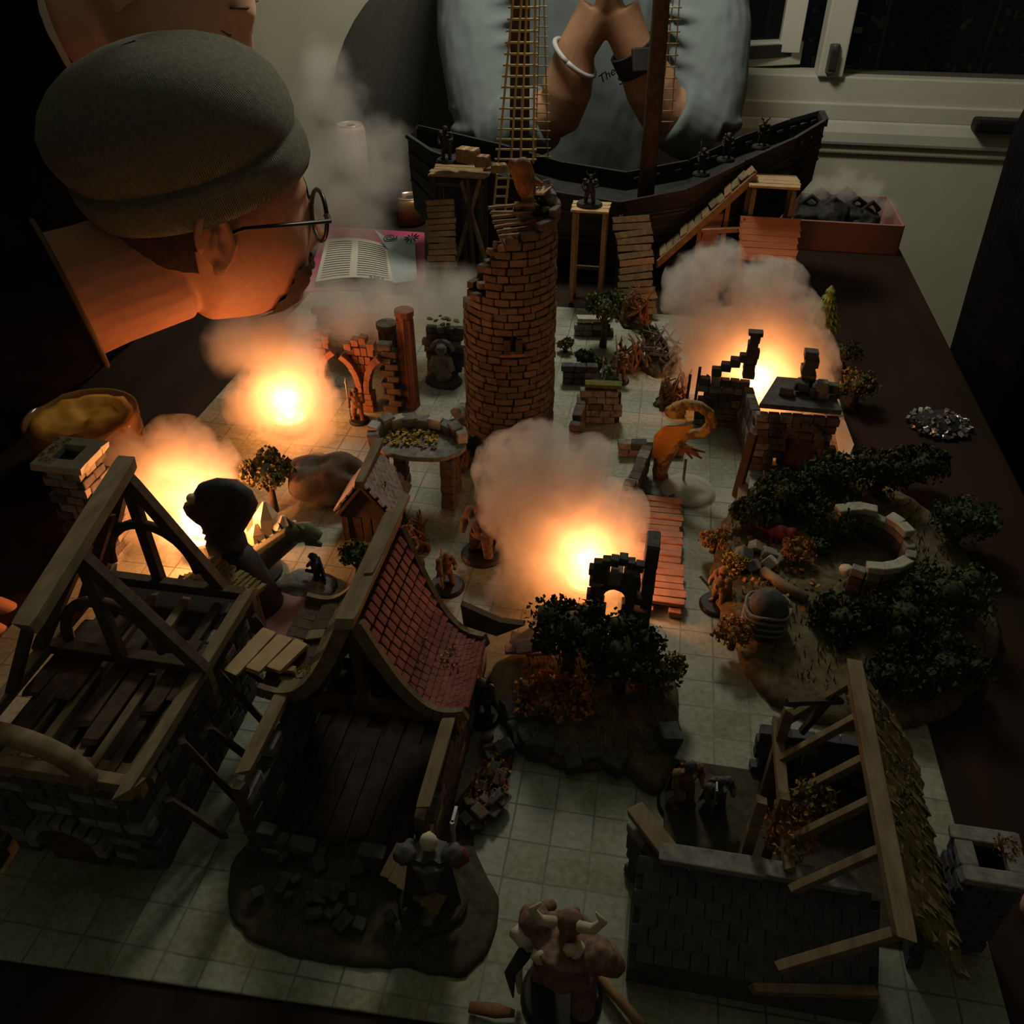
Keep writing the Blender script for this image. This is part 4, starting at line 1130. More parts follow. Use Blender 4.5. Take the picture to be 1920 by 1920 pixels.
# ---------------- ruin with a raised leaf covered floor on pillars
p = G(790, 900)
t = Th('pillared_ruin', 'raised round ruin floor on pillars covered with yellow leaves', 'ruin', (p.x, p.y, MH))
HF = 62; cc = G(785, 830, HF)
q = B(); ring = []
for k in range(40):
    a = 2 * math.pi * k / 40; rr = 1 + .10 * noise.noise(V(math.cos(a) * 2, math.sin(a) * 2, 4))
    ring.append(V(cc.x + 44 * rr * math.cos(a), cc.y + 26 * rr * math.sin(a), HF - 4))
q.prism(ring, (0, 0, 5)); t.part('floor_slab', q, 'stone_grey', bevel=1)
for k in range(11):
    a = R(25 + k * 17); t.piece('parapet_stone', 'stone_pale' if k % 3 == 0 else 'stone_grey', (cc.x + 42 * math.cos(a), cc.y + 25 * math.sin(a), HF + 5 + (k % 2) * 3), (14, 10, 10 + U(0, 6)), (U(-6, 6), 0, math.degrees(a) + 90))
for dx, dy in ((-34, -12), (30, -14), (28, 14), (-24, 16)):
    for r in range(6): t.piece('pillar_stone', 'stone_brown', (cc.x + dx, cc.y + dy, MH + 5 + r * 9.2), (13 - (r % 2), 12, 9), (0, 0, U(-6, 6)))
q = B()
for k in range(120): q.box((cc.x - 6 + U(-24, 24), cc.y + 3 + U(-13, 12), HF + 2 + U(0, 3)), (3.4, 2.6, .5), (U(-40, 40), U(-40, 40), U(0, 180)))
t.part('fallen_leaves', q, 'leaf_yellow', kind='stuff')
# bell turret with shingled roof
p = G(690, 1010); 
t = Th('shingled_turret', 'small turret with a steep grey shingled roof and central ridge post', 'turret', (p.x, p.y, MH))
cc = V(p.x + 4, p.y + 12, 0); he, hr = 34, 68
for sx in (-1, 1):
    for r in range(8):
        for k in range(7):
            u = (r + .5) / 8; x = cc.x + sx * (2 + 26 * u); h = hr - (hr - he) * u
            d = V(sx * 26, 0, -(hr - he)).normalized(); t.piece('shingle', 'shingle', (x, cc.y - 21 + k * 7 + (3 if r % 2 else 0), h + 2), (7.5, 6.6, 1.8), Matrix((d, V(0, 1, 0), d.cross(V(0, 1, 0)))).transposed())
    q = B(); q.prism([(cc.x, cc.y - 24, hr), (cc.x + sx * 27, cc.y - 24, he - 2), (cc.x + sx * 25, cc.y - 24, he - 4), (cc.x, cc.y - 24, hr - 4)], (0, 48, 0)); t.part('roof_deck', q, 'wood_dark')
t.plank('ridge_post', 'wood_old', (cc.x, cc.y - 26, hr + 2), (cc.x, cc.y + 34, hr + 8), 8, 6)
q = B(); q.prism([(cc.x - 24, cc.y - 20, he - 4), (cc.x + 24, cc.y - 20, he - 4), (cc.x, cc.y - 20, hr - 5)], (0, 3, 0)); t.part('gable', q, 'wood_dark')
for sx, sy in ((-1, -1), (1, -1), (-1, 1), (1, 1)): t.beam('post', 'wood_dark', (cc.x + sx * 20, cc.y + sy * 18, MH), (cc.x + sx * 20, cc.y + sy * 18, he), 6)
for k in range(5): t.plank('wall_board', 'wood_dark', (cc.x - 18 + k * 9, cc.y - 18, MH), (cc.x - 18 + k * 9, cc.y - 18, he - 4), 8, 3)
q = B()
for k in range(6): leaves(q, V(cc.x + 11 + U(-5, 5), cc.y + U(-10, 14), hr - 12 + U(-3, 3)), 4, 16, 2.2, (1, 1, .7), 0)
t.part('leaf_litter', q, 'leaf_orange')

# ---------------- ruined gatehouse in front of the right fire
t = Th('ruined_gatehouse', 'dark ruined gatehouse silhouetted against the right fire', 'ruin', (118, 790, MH))
y = 818.0
stone_row_wall(t, 'stone_dark', 60, y, 108, y, MH, 62, 9, 8, 12)
for r in range(5): t.piece('stone', 'stone_dark', (72 + r * 8.5, y, 66 + r * 6), (10, 10, 9))
for r in range(6): t.piece('stone', 'stone_dark', (104 + U(-1, 1), y, 66 + r * 8), (12 - r * .6, 11, 8))
t.piece('stone', 'stone_dark', (104, y, 112), (14, 11, 4))
stone_row_wall(t, 'stone_dark', 104, y, 112, 742, MH, 64, 8, 8, 13, ragged=10)
stone_row_wall(t, 'stone_brown', 112, 740, 182, 742, MH, 72, 9, 8, 13, openings=((26, 60, 0, 46),))
for k in range(9):
    a = R(180 * k / 8); t.piece('arch_stone', 'stone_brown', (155 + 18 * math.cos(a), 737, 40 + 18 * math.sin(a)), (7, 9, 7), (0, -math.degrees(a), 0))
q = B(); q.box((155, 744, 30), (36, 3, 58)); t.part('arch_shade_panel', q, 'wood_dark')  # dark panel standing in for the shade inside the arch
q = B(); q.prism([(110, 742, 70), (186, 742, 70), (180, 800, 70), (130, 800, 70)], (0, 0, 5)); t.part('upper_floor', q, 'stone_dark')
for r in range(5): t.piece('stone', 'stone_dark', (154 + (r % 2) * 2, 780, 80 + r * 8), (13, 12, 8), (0, 0, U(-8, 8)))
for k in range(4): t.piece('stone', 'stone_dark', (136 + k * 14, 764 + (k % 2) * 6, 79 + (k % 2) * 4), (13, 10, 9), (0, 0, U(-20, 20)))
for k in range(3): t.piece('stone', 'stone_grey', (168, 764, 78 + k * 6), (15 - k * 3, 10, 6))
for k in range(4): t.beam('spike_post', 'wood_dark', (46 + k * 9, y + 4, 20), (46 + k * 9, y + 4, 58 + (k % 2) * 8), 3)
t.beam('timber_post', 'wood_dark', (98, 690, MH), (104, 702, 66), 8)
t.beam('timber_post', 'wood_old', (96, 620, 6), (104, 702, 12), 9)

# ---------------- low ruins around the tower's right
def lruin(name, label, x0, y0, x1, y1, h, m='stone_grey', rag=10):
    t_ = Th(name, label, 'ruined wall', ((x0 + x1) / 2, (y0 + y1) / 2, MH)); stone_row_wall(t_, m, x0, y0, x1, y1, MH, h, 10, 8, 13, ragged=rag)
    q = B(); q.beam((x0, y0, h * .4), (x1, y1, h * .4), 6, h * .7); t_.part('wall_core', q, 'mortar'); return t_
t = lruin('ruined_wall', 'corner of low mossy wall to the right of the tower base', -66, 800, -24, 806, 50, 'stone_grey', 4)
stone_row_wall(t, 'stone_brown', -64, 800, -66, 740, MH, 40, 9, 8, 13, ragged=14)
t.plank('coping', 'moss', (-62, 803, 47), (-24, 806, 47), 12, 4)
lruin('ruined_wall', 'dark low wall stub touching the tower right side', -94, 882, -60, 886, 30, 'stone_dark', 2)
lruin('ruined_wall', 'long low stone wall behind the dragon', -18, 742, 44, 752, 20, 'stone_grey', 8)
t = lruin('ruined_wall', 'pale stepped kerb wall beside the round tree', -92, 1010, -52, 1016, 22, 'stone_grey', 2)
t.plank('coping', 'stone_pale', (-94, 1012, 24), (-50, 1018, 24), 14, 4)
# ================================================================ ship, docks, walkways
t = Th('model_ship', 'black wooden model sailing ship moored behind the docks', 'ship', (-80, 1260, 0))
# hull stations: x, half width, keel z, rail z
st = [(-372, 26, 60, 172), (-330, 52, 20, 158), (-260, 66, 2, 142), (-160, 72, 0, 118), (-60, 72, 0, 108), (30, 70, 6, 130), (100, 62, 30, 168), (160, 48, 80, 196), (196, 26, 130, 214)]
YC = 1275.0
rows = []
for x, w_, k, r_ in st:
    rows.append([V(x, YC - w_, r_), V(x, YC - w_ * .96, (k + r_) * .55), V(x, YC - w_ * .6, k + 8), V(x, YC, k), V(x, YC + w_ * .6, k + 8), V(x, YC + w_ * .96, (k + r_) * .55), V(x, YC + w_, r_)])
q = B(); q.grid(rows); q.f += [tuple(range(7)), tuple(range((len(st) - 1) * 7, len(st) * 7))[::-1]]
t.part('hull', q, 'hull_black', smooth=False)
q = B(); q.grid([[V(x, YC - w_ * .94, r_ - 22), V(x, YC + w_ * .94, r_ - 22)] for x, w_, k, r_ in st]); t.part('deck', q, 'hull_black')
for s_ in (-1, 1):
    for a, c in zip(st, st[1:]):
        t.beam('gunwale', 'hull_black', (a[0], YC + s_ * a[1], a[3] + 2), (c[0], YC + s_ * c[1], c[3] + 2), 7, 6)
    for a, c in zip(st[4:], st[5:]):
        t.beam('rail', 'mini_black', (a[0], YC + s_ * a[1], a[3] - 24), (c[0], YC + s_ * c[1], c[3] - 26), 5, 4)
        for k in range(3):
            u = (k + .5) / 3; x = a[0] + (c[0] - a[0]) * u; yy = YC + s_ * (a[1] + (c[1] - a[1]) * u); z = a[3] + (c[3] - a[3]) * u
            t.piece('gun_port', 'mini_grey', (x, yy - s_ * 3, z - 7), (9, 3, 4), (0, -20, 0))
t.beam('stern_post', 'hull_black', (196, YC - 26, 214), (196, YC + 26, 214), 8, 10)
def strakes():
    for i, (f0, f1) in enumerate(((.25, .25), (.5, .5), (.75, .75))):
        for a, c in zip(st, st[1:]):
            p0 = V(a[0], YC - a[1] * (.99 - .2 * f0 * f0) - 1, a[3] - (a[3] - a[2]) * f0 * .7); p1 = V(c[0], YC - c[1] * (.99 - .2 * f0 * f0) - 1, c[3] - (c[3] - c[2]) * f0 * .7)
            t.beam('strake', 'mini_black', p0, p1, 3, 4)
strakes()
def mast(px, y, r, z0, lean=0):
    a = AY(px, 330, y); top = AY(px + 26 if px > 1000 else px + 2, 0, y)
    q = B(); q.tube([V(a.x, y, z0), V(a.x, y, 200), V(top.x, y, top.z), V(top.x + (top.x - a.x), y, 620)], [r, r, r * .92, r * .7], 12); return t.part('mast', q, 'wood_dark', smooth=True)
mast(1214, YC, 12, 90); mast(966, YC, 8, 90); mast(984, YC + 6, 6, 90)
def ratlines(xs0, xs1, y, z0f, n, r=1.6):
    """shrouds converging upward with rungs; xs are pixel columns at y=0 and at the foot row"""
    up = []
    for p0, p1 in zip(xs0, xs1):
        a = AY(p0, 0, y); c = AY(p1, z0f, y); e = a + (a - c) * .25
        q = B(); q.tube([c, a, e], r, 6); t.part('shroud', q, 'rope', smooth=True); up.append((c, a))
    for k in range(n):
        u = (k + .4) / n
        q = B(); q.tube([up[0][0].lerp(up[0][1], u) + V(-5, -1, 0), up[-1][0].lerp(up[-1][1], u) + V(4, -1, 0)], r * .95, 6); t.part('rung', q, 'rope', smooth=True)
ratlines((962, 978, 988, 1004), (934, 958, 976, 1000), YC - 78, 306, 15)
ratlines((1012, 1020), (1004, 1028), YC + 60, 300, 17, 1.0)
ratlines((1262, 1274), (1236, 1258), YC + 66, 236, 11, 1.0)
ratlines((972, 990), (928, 952), YC - 88, 402, 18, 1.3) if False else None
for k in range(5):      # lower ladder between the docks
    p0 = AY(930 - k * 1.5, 334 + k * 17, 1150); p1 = AY(956 - k * 1.5, 334 + k * 17, 1150); q = B(); q.tube([p0, p1], 1.5, 6); t.part('rung', q, 'rope')
for px in (932, 954): q = B(); q.tube([AY(px, 326, 1150), AY(px - 8, 408, 1150)], 1.7, 6); t.part('shroud', q, 'rope')

def deckbox(t_, p0, p1, w_, h, m, n, name='plank', up=(0, 0, 1)):
    """n planks laid crosswise from p0 to p1, width w_ along X"""
    p0, p1 = V(p0), V(p1); d = (p1 - p0).normalized(); s_ = V(1, 0, 0); s_ = (s_ - d * s_.dot(d)).normalized(); L = (p1 - p0).length
    for k in range(n):
        c = p0.lerp(p1, (k + .5) / n) + s_ * U(-2, 2); ww = w_ * U(.9, 1.06)
        rm = Matrix((s_, d, s_.cross(d))).transposed()
        t_.piece(name, m if U(0, 1) < .8 else 'wood_warm', c, (ww, L / n * .86, 3.2), rm @ Matrix.Rotation(R(U(-4, 4)), 3, 'Z'), chamf=.06)
# dock with crates at the left
t = Th('dock_platform', 'tall wooden dock platform with leaning props on the left of the ship', 'dock', (-285, 1165, MH))
a = AY(808, 318, 1150); c = AY(912, 326, 1150)
zt = (a.z + c.z) / 2 - 2
for k in range(4): t.plank('deck_plank', 'wood_warm', (a.x, 1140 + k * 13, zt), (c.x + U(-8, 8), 1140 + k * 13, zt), 12, 3)
for x, dx in ((a.x + 6, 0), (a.x + 46, 0), (c.x - 8, 0)):
    for y in (1142, 1176): t.beam('post', 'wood_dark', (x, y, MH), (x, y, zt - 2), 6)
t.beam('prop', 'wood_old', AY(866, 340, 1136), AY(920, 520, 1110), 5); t.beam('prop', 'wood_old', AY(900, 338, 1136), AY(852, 500, 1120), 5); t.beam('prop', 'wood_dark', AY(876, 336, 1134), AY(890, 520, 1108), 5)
t.beam('cross_beam', 'wood_dark', (a.x, 1140, zt - 12), (c.x, 1140, zt - 12), 5)
def crate(px, py, Y, s3, rz, label):
    p = AY(px, py, Y); t_ = Th('wooden_crate', label, 'crate', p, 'wooden crates on the dock')
    w_, d_, h_ = s3; m3 = Matrix.Rotation(R(rz), 3, 'Z')
    for k in range(4):
        for sd in (-1, 1):
            t_.piece('slat', 'wood_warm', p + m3 @ V((k - 1.5) * w_ / 4, sd * d_ / 2, h_ / 2), (w_ / 4 * .92, 2, h_), m3)
        t_.piece('slat', 'wood_pale' if k % 2 else 'wood_warm', p + m3 @ V((k - 1.5) * w_ / 4, 0, h_), (w_ / 4 * .93, d_, 2), m3)
    for sd in (-1, 1): t_.piece('end_panel', 'wood_warm', p + m3 @ V(sd * w_ / 2, 0, h_ / 2), (2, d_, h_), m3)
crate(878, 303, 1150, (26, 18, 16), -14, 'largest wooden crate on the dock beside the black figure')
crate(905, 312, 1148, (16, 14, 13), -8, 'small wooden crate between the two larger ones on the dock')
crate(936, 322, 1140, (18, 14, 9), 20, 'flat wooden crate at the right end of the dock crates')
# gangplank stacked boards left
t = Th('plank_gangway', 'steep gangway of rough brown boards at the left of the dock', 'gangway', (-300, 1120, MH))
p0 = AY(828, 502, 1090); p1 = AY(827, 374, 1128); deckbox(t, p0, p1, 40, 0, 'wood_warm', 11)
for sx in (-12, 12): t.beam('stringer', 'wood_dark', p0 + V(sx, 3, -4), p1 + V(sx, 3, -4), 5)
t.beam('stringer_foot', 'wood_dark', (p0.x, p0.y + 6, MH), p0 + V(0, 6, -2), 5)
# tall narrow platform right of the tower
t = Th('dock_platform', 'narrow tall dock platform carrying a black figure right of the tower', 'dock', (-95, 1120, MH))
a = AY(1074, 372, 1106); c = AY(1140, 375, 1106); zt = 128
ax_, cx_ = a.x, c.x
for k in range(3): t.plank('deck_plank', 'wood_pale', (ax_ - 2, 1112 + k * 14, zt), (cx_ + 2, 1112 + k * 14, zt), 13, 3)
for x in (ax_ + 3, cx_ - 3):
    for y in (1110, 1142): t.beam('post', 'wood_old', (x, y, MH), (x, y, zt - 2), 6)
t.beam('cross_beam', 'wood_dark', (ax_, 1142, 40), (cx_, 1142, 40), 5)
# gangway of pale boards
t = Th('plank_gangway', 'gangway of greyish boards descending from the ship to the mat', 'gangway', (-25, 1100, MH))
p0 = AY(1198, 592, 1070); p1 = AY(1186, 404, 1132); p0.z = max(p0.z, 6)
deckbox(t, p0, p1, 46, 0, 'wood_old', 14)
for sx in (-15, 15): t.beam('stringer', 'wood_dark', p0 + V(sx, 4, -3), p1 + V(sx, 4, -4), 5)
for sx in (-15, 15): t.beam('post', 'wood_dark', p1 + V(sx, 6, -4), V(p1.x + sx, p1.y + 6, MH), 5)
# staircase rising to the right
t = Th('dock_staircase', 'wooden staircase of slanted boards rising to the right end platform', 'staircase', (60, 1170, 0))
s0 = AY(1236, 486, 1160); s1 = AY(1416, 322, 1180)
n = 13
for k in range(n):
    p = s0.lerp(s1, (k + .5) / n); d = (s1 - s0).normalized(); sd = V(0, 1, 0); rm = Matrix((d, sd, d.cross(sd))).transposed()
    t.piece('step_board', 'wood_old' if k % 3 else 'wood_warm', p + V(0, 16, U(-1, 4)), ((s1 - s0).length / n * .88, 36 + U(-6, 6), 4), rm @ Matrix.Rotation(R(U(-7, 7)), 3, 'Z'))
t.beam('stringer', 'wood_warm', s0 + V(-2, -4, -6), s1 + V(0, -4, -6), 5, 9)
t.beam('stringer', 'wood_dark', s0 + V(-2, 34, -6), s1 + V(0, 34, -6), 5, 9)
for u in (.45, .75): p = s0.lerp(s1, u); t.beam('post', 'wood_red', p + V(0, 2, -8), V(p.x, p.y + 2, 0), 6)
p = s0.lerp(s1, .62); t.plank('side_board', 'wood_red', V(p.x, p.y + 6, p.z - 12), V(p.x - 14, p.y + 6, 6), 22, 3, up=(0, 1, 0))
t.beam('rail', 'wood_red', AY(1318, 434, 1158), AY(1400, 430, 1158), 6)
t.beam('post', 'wood_dark', (s1.x - 4, 1176, 0), (s1.x - 4, 1176, s1.z - 6), 7)
# square platform with a hanging ramp
t = Th('dock_platform', 'square wooden lookout platform above the firelight coloured ramp', 'dock', (140, 1190, 0))
a = AY(1410, 346, 1168); c = AY(1498, 346, 1168); zt = a.z
for k in range(4): t.plank('deck_plank', 'wood_pale', (a.x - 2, 1166 + k * 14, zt), (c.x + 2, 1166 + k * 14, zt), 13.4, 3)
for x in (a.x + 4, c.x - 4):
    for y in (1166, 1208): t.beam('post', 'wood_old', (x, y, 0), (x, y, zt - 2), 6)
t.beam('cross_beam', 'wood_dark', (a.x, 1208, 60), (c.x, 1208, 60), 5)
t = Th('wooden_ramp', 'broad wooden ramp on short legs with boards coloured orange as if lit by the right fire', 'ramp', (140, 1150, 0))
r0 = AY(1438, 490, 1120); r1 = AY(1446, 408, 1160)
for k in range(7):
    p = r0.lerp(r1, (k + .5) / 7); d = (r1 - r0).normalized(); rm = Matrix((V(1, 0, 0), d, V(1, 0, 0).cross(d))).transposed(); t.piece('board', 'wood_firelit', p, (74, (r1 - r0).length / 7 * .985, 3), rm, chamf=.03)
for sx in (-33, 33): t.beam('leg', 'wood_firelit', r0 + V(sx, -2, -2), V(r0.x + sx, r0.y - 4, 0), 6)
for sx in (-33, 33): t.beam('leg', 'wood_firelit', r1 + V(sx, -2, -4), V(r1.x + sx, r1.y - 2, 0), 6)
# plank bridge beside the central fire
t = Th('plank_bridge', 'long walkway of reddish boards beside the central fire', 'bridge', (28, 590, MH))
for k in range(17):
    y = 519 + k * 8.6; xo = 31 - (y - 519) * .05
    t.piece('board', 'wood_red', (xo + U(-1.5, 1.5), y, 11 + U(-.8, .8)), (39 + U(-2, 2), 7.6 + U(-.8, .5), 3.4), (U(-3, 3), 0, U(-2, 2)), chamf=.06)
for dx in (-12, 12): t.beam('stringer', 'wood_dark', (31 + dx, 513, 7), (24 + dx, 668, 7), 6, 4)
for dx in (-10, 12): t.piece('foot_block', 'wood_red', (31 + dx, 512, 6), (10, 6, 6))
# ================================================================ trees, bushes, rocks
def tree(px, py, h, r, m, label, n=420, size=4.2, blobs=4, h0=MH, pos=None, group='model trees', name='model_tree', trunk='wood_dark', flat=.85):
    p = pos if pos is not None else G(px, py, h0)
    t_ = Th(name, label, 'tree' if 'tree' in name else 'bush', (p.x, p.y, h0), group)
    q = B(); q.tube([V(p.x, p.y, h0), V(p.x + 1, p.y, h0 + (h - h0) * .35), V(p.x, p.y + 1, h0 + (h - h0) * .65)], [r * .16 + 1, r * .12 + .6, r * .05 + .4], 8)
    for k in range(3): a = k * 2.1; q.tube([V(p.x, p.y, h0 + (h - h0) * .35), V(p.x + r * .5 * math.cos(a), p.y + r * .5 * math.sin(a), h0 + (h - h0) * .62)], [r * .08 + .4, .4], 6)
    t_.part('trunk', q, trunk, smooth=True)
    q = B(); cz = h - r * flat; core = B(); nb_ = blobs + 4
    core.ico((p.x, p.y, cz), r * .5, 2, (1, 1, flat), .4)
    leaves(q, V(p.x, p.y, cz), r * .9, n // 3, size, (1, 1, flat), hollow=.6)
    for k in range(nb_):
        a = 2 * math.pi * k / nb_ * 1.62 + U(0, 1); rr = r * U(.34, .56); el = U(-.45, .75); dd = r * .72
        c_ = V(p.x + dd * math.cos(a) * math.cos(el), p.y + dd * math.sin(a) * math.cos(el), cz + dd * math.sin(el) * flat)
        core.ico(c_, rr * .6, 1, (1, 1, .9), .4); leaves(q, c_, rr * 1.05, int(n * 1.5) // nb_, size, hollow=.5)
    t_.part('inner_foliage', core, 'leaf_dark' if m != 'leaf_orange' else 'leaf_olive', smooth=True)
    t_.part('foliage', q, m, kind='stuff')
    return t_
tree(1130, 650, 76, 24, 'leaf_green', 'round dark green tree beside the pale kerb wall', 520, 4.4)
tree(515, 958, 66, 22, 'leaf_olive', 'round dark tree between the left fires', 460, 4.2)
tree(672, 1085, 40, 13, 'leaf_green', 'small mossy green bush behind the red roofed house', 240, 3.2, name='model_bush', group='model bushes')
tree(700, 560, 34, 20, 'leaf_dark', 'dark bush in front of the open book', 320, 4.2, name='model_bush', group='model bushes')
# clump of two dark trees on a rock island
isl = organic_base('rock_island', 'grassy rock island with dark ledges at the front centre', 'scenery base', [(-66, 452), (-92, 420), (-66, 372), (-28, 350), (8, 356), (34, 342), (46, 372), (48, 420), (36, 458), (0, 462)], 12, 'earth', amp=3)
for k in range(16):
    a = R(200 + k * 9); isl.piece('ledge_stone', 'stone_dark', (-16 + 58 * math.cos(a) + U(-4, 4), 412 + 54 * math.sin(a) + U(-4, 4), 9), (U(13, 22), U(11, 17), U(11, 17)), (U(-12, 12), U(-12, 12), U(0, 180)))
for k in range(5): isl.piece('slate_shard', 'shingle', (-66 + U(-10, 12), 440 + U(-8, 10), 18 + k * 2), (20, 11, 3), (U(-15, 15), U(-15, 15), U(0, 60)))
isl.piece('boulder', 'stone_dark', (40, 378, 16), (15, 15, 24), (10, 5, 20))
q = B()
for k in range(420): c_ = V(-14 + U(-50, 54), 404 + U(-44, 48), 17 + U(-2, 4)); q.add([c_, c_ + V(1.4, U(-1, 1), 0), c_ + V(U(-2, 2), U(-2, 2), U(4, 8))], [(0, 1, 2)])
isl.part('grass_tufts', q, 'leaf_olive', kind='stuff')
q = B()
for k in range(150): c_ = V(-42 + U(-24, 30), 398 + U(-22, 22), 19 + U(0, 4)); q.box(c_, (4, 3, .6), (U(-50, 50), U(-50, 50), U(0, 180)))
isl.part('fallen_leaves', q, 'leaf_orange', kind='stuff')
tree(0, 0, 84, 28, 'leaf_dark', 'left of the two dark trees in front of the small arch', 640, 4.2, pos=V(-34, 425, 12), h0=12)
tree(0, 0, 78, 27, 'leaf_dark', 'right of the two dark trees in front of the small arch', 620, 4.2, pos=V(4, 414, 12), h0=12)
tree(0, 0, 46, 18, 'leaf_olive', 'ragged autumn bush at the right end of the rock island', 360, 3.8, pos=V(32, 424, 12), h0=12, name='model_bush', group='model bushes')
tree(0, 0, 36, 20, 'leaf_orange', 'rusty brown bush on the left slope of the rock island', 380, 3.6, pos=V(-46, 394, 10), h0=8, name='model_bush', group='model bushes')
# layered pine
p = G(1535, 640)
t = Th('model_pine', 'small bright green layered pine beyond the right fire', 'tree', (p.x, p.y, MH))
q = B(); q.tube([p + V(0, 0, MH), p + V(0, 0, 66)], [3, 1], 8); t.part('trunk', q, 'wood_red')
for k in range(6):
    q = B(); rr = 24 - k * 3.4; z = 26 + k * 8.6
    for j in range(14):
        a = 2 * math.pi * j / 14 + k; e = V(p.x + rr * math.cos(a), p.y + rr * math.sin(a), z - 5); q.add([V(p.x, p.y, z + 5), V(p.x + rr * .75 * math.cos(a - .2), p.y + rr * .75 * math.sin(a - .2), z), e, V(p.x + rr * .75 * math.cos(a + .2), p.y + rr * .75 * math.sin(a + .2), z)], [(0, 1, 2, 3)])
    q.lathe([(rr * .8, z - 1), (.5, z + 6)], (p.x, p.y, 0), 12); t.part('branch_tier', q, 'leaf_bright')

# ---- forest hill on the right
fo = organic_base('forest_base', 'large wooded hill base with grass fringe on the right of the mat', 'scenery base', [(72, 560), (84, 640), (112, 700), (180, 742), (250, 720), (290, 640), (296, 540), (262, 470), (220, 432), (160, 418), (110, 438), (86, 500)], 12, 'earth', amp=4)
q = B()
for k in range(700):
    a = U(0, 6.28); rr = U(.2, 1.0) ** .5; c_ = V(185 + 105 * rr * math.cos(a), 575 + 150 * rr * math.sin(a), 12 + U(0, 3)); q.add([c_, c_ + V(1.6, U(-1, 1), 0), c_ + V(U(-3, 3), U(-3, 3), U(5, 10))], [(0, 1, 2)])
fo.part('grass_tufts', q, 'leaf_olive', kind='stuff')
q = B()
for k in range(140): c_ = V(96 + U(-16, 60), 570 + U(-60, 60), 15 + U(0, 5)); q.box(c_, (4, 3, .6), (U(-50, 50), U(-50, 50), U(0, 180)))
fo.part('fallen_leaves', q, 'leaf_orange', kind='stuff')
for px, py, m in ((1420, 1026, 'stone_pale'), (1395, 1040, 'stone_grey'), (1442, 1040, 'stone_grey'), (1412, 1062, 'stone_grey'), (1445, 1055, 'stone_pale'), (1470, 1050, 'stone_grey')):
    c_ = G(px, py, 18); fo.piece('rock', m, c_, (U(9, 14), U(8, 12), U(8, 12)), (U(0, 40), U(0, 40), U(0, 90)))
q = B(); q.ico(G(1410, 962, 18), 12, 2, (1.2, .9, .5), .3); fo.part('moss_cushion', q, 'leaf_bright', smooth=True)
q = B(); q.ico(G(1432, 985, 18), 16, 2, (1.1, .8, .9), .4); fo.part('boulder', q, 'stone_dark', smooth=True)
q = B(); q.tube([G(1430, 1070, 18), G(1470, 1100, 19), G(1512, 1122, 20)], [4.2, 5, 4.2], 8); fo.part('fallen_log', q, 'wood_old', smooth=True)
q = B(); c_ = G(1428, 1195, 8)
q.lathe([(15, 0), (16.5, 8), (16, 20), (14, 30), (8, 38), (1, 41)], c_ + V(0, 4, 4), 20); fo.part('stump', q, 'stone_dark', smooth=True)
for k in range(4): q = B(); q.tube([c_ + V(16.8 * math.cos(R(a)), 4 + 16.8 * math.sin(R(a)), 12 + k * 6 + 2 * math.sin(R(a) * 3)) for a in range(0, 361, 20)], 1.2, 6); fo.part('stump_band', q, 'stone_grey', smooth=True)
# curved stone wall
t = Th('curved_stone_wall', 'curved ruined stone wall with pale coping stones among the trees', 'ruined wall', (214, 640, 12))
cw = G(1628, 1010, 44); 
R0 = 34
for k in range(13):
    a = R(118 - k * 19); x = cw.x + R0 * math.cos(a); y = cw.y + R0 * 1.15 * math.sin(a)
    for r in range(4): t.piece('stone', 'stone_dark' if r < 3 else 'stone_grey', (x, y, 14 + r * 8), (11, 8, 7.6), (0, 0, math.degrees(a) + 90))
    if k in (0, 1, 2, 4, 5, 9, 10, 11): t.piece('coping_stone', 'stone_pale', (x, y, 46), (13, 10, 6), (U(-8, 8), U(-8, 8), math.degrees(a) + 90))
p = G(1585, 1076, 20); q = B(); q.ico(p + V(0, 0, 4), 6, 2, (1, 1, .8), .2); q.box(p + V(5, -2, 0), (5, 5, 7))
solo('pale_skull', q, 'mini_bone', 'small pale skull lying on the wooded hill', 'skull', p, smooth=True, voxel=.8)
FT = [(1550, 925, 54, 23, 'leaf_green', 'mid green tree beside the white card strip'), (1468, 965, 58, 25, 'leaf_dark', 'dark tree in front of the gatehouse arch'), (1408, 990, 46, 17, 'leaf_dark', 'thin dark tree left of the gatehouse tree'),
      (1640, 930, 62, 25, 'leaf_dark', 'dark tree behind the curved stone wall'), (1720, 900, 50, 22, 'leaf_dark', 'dark shrub tree at the back of the wooded hill'), (1560, 1010, 50, 20, 'leaf_dark', 'dark tree inside the curve of the stone wall'),
      (1790, 1010, 56, 25, 'leaf_green', 'feathery tree at the right rim of the wooded hill'), (1760, 1150, 60, 30, 'leaf_green', 'broad mossy green tree right of the curved wall'), (1570, 1185, 44, 21, 'leaf_dark', 'dark bushy tree in front of the pale skull'),
      (1680, 1190, 56, 27, 'leaf_dark', 'dark tree at the front middle of the wooded hill'), (1770, 1270, 48, 25, 'leaf_dark', 'darkest tree at the front right corner of the hill'), (1690, 1290, 42, 21, 'leaf_dark', 'low dark tree behind the thatched ridge')]
for px, py, h, r, m, lab in FT: tree(px, py, h, r * 1.08, m, lab, 800, 3.8, h0=12, group='trees on the wooded hill')
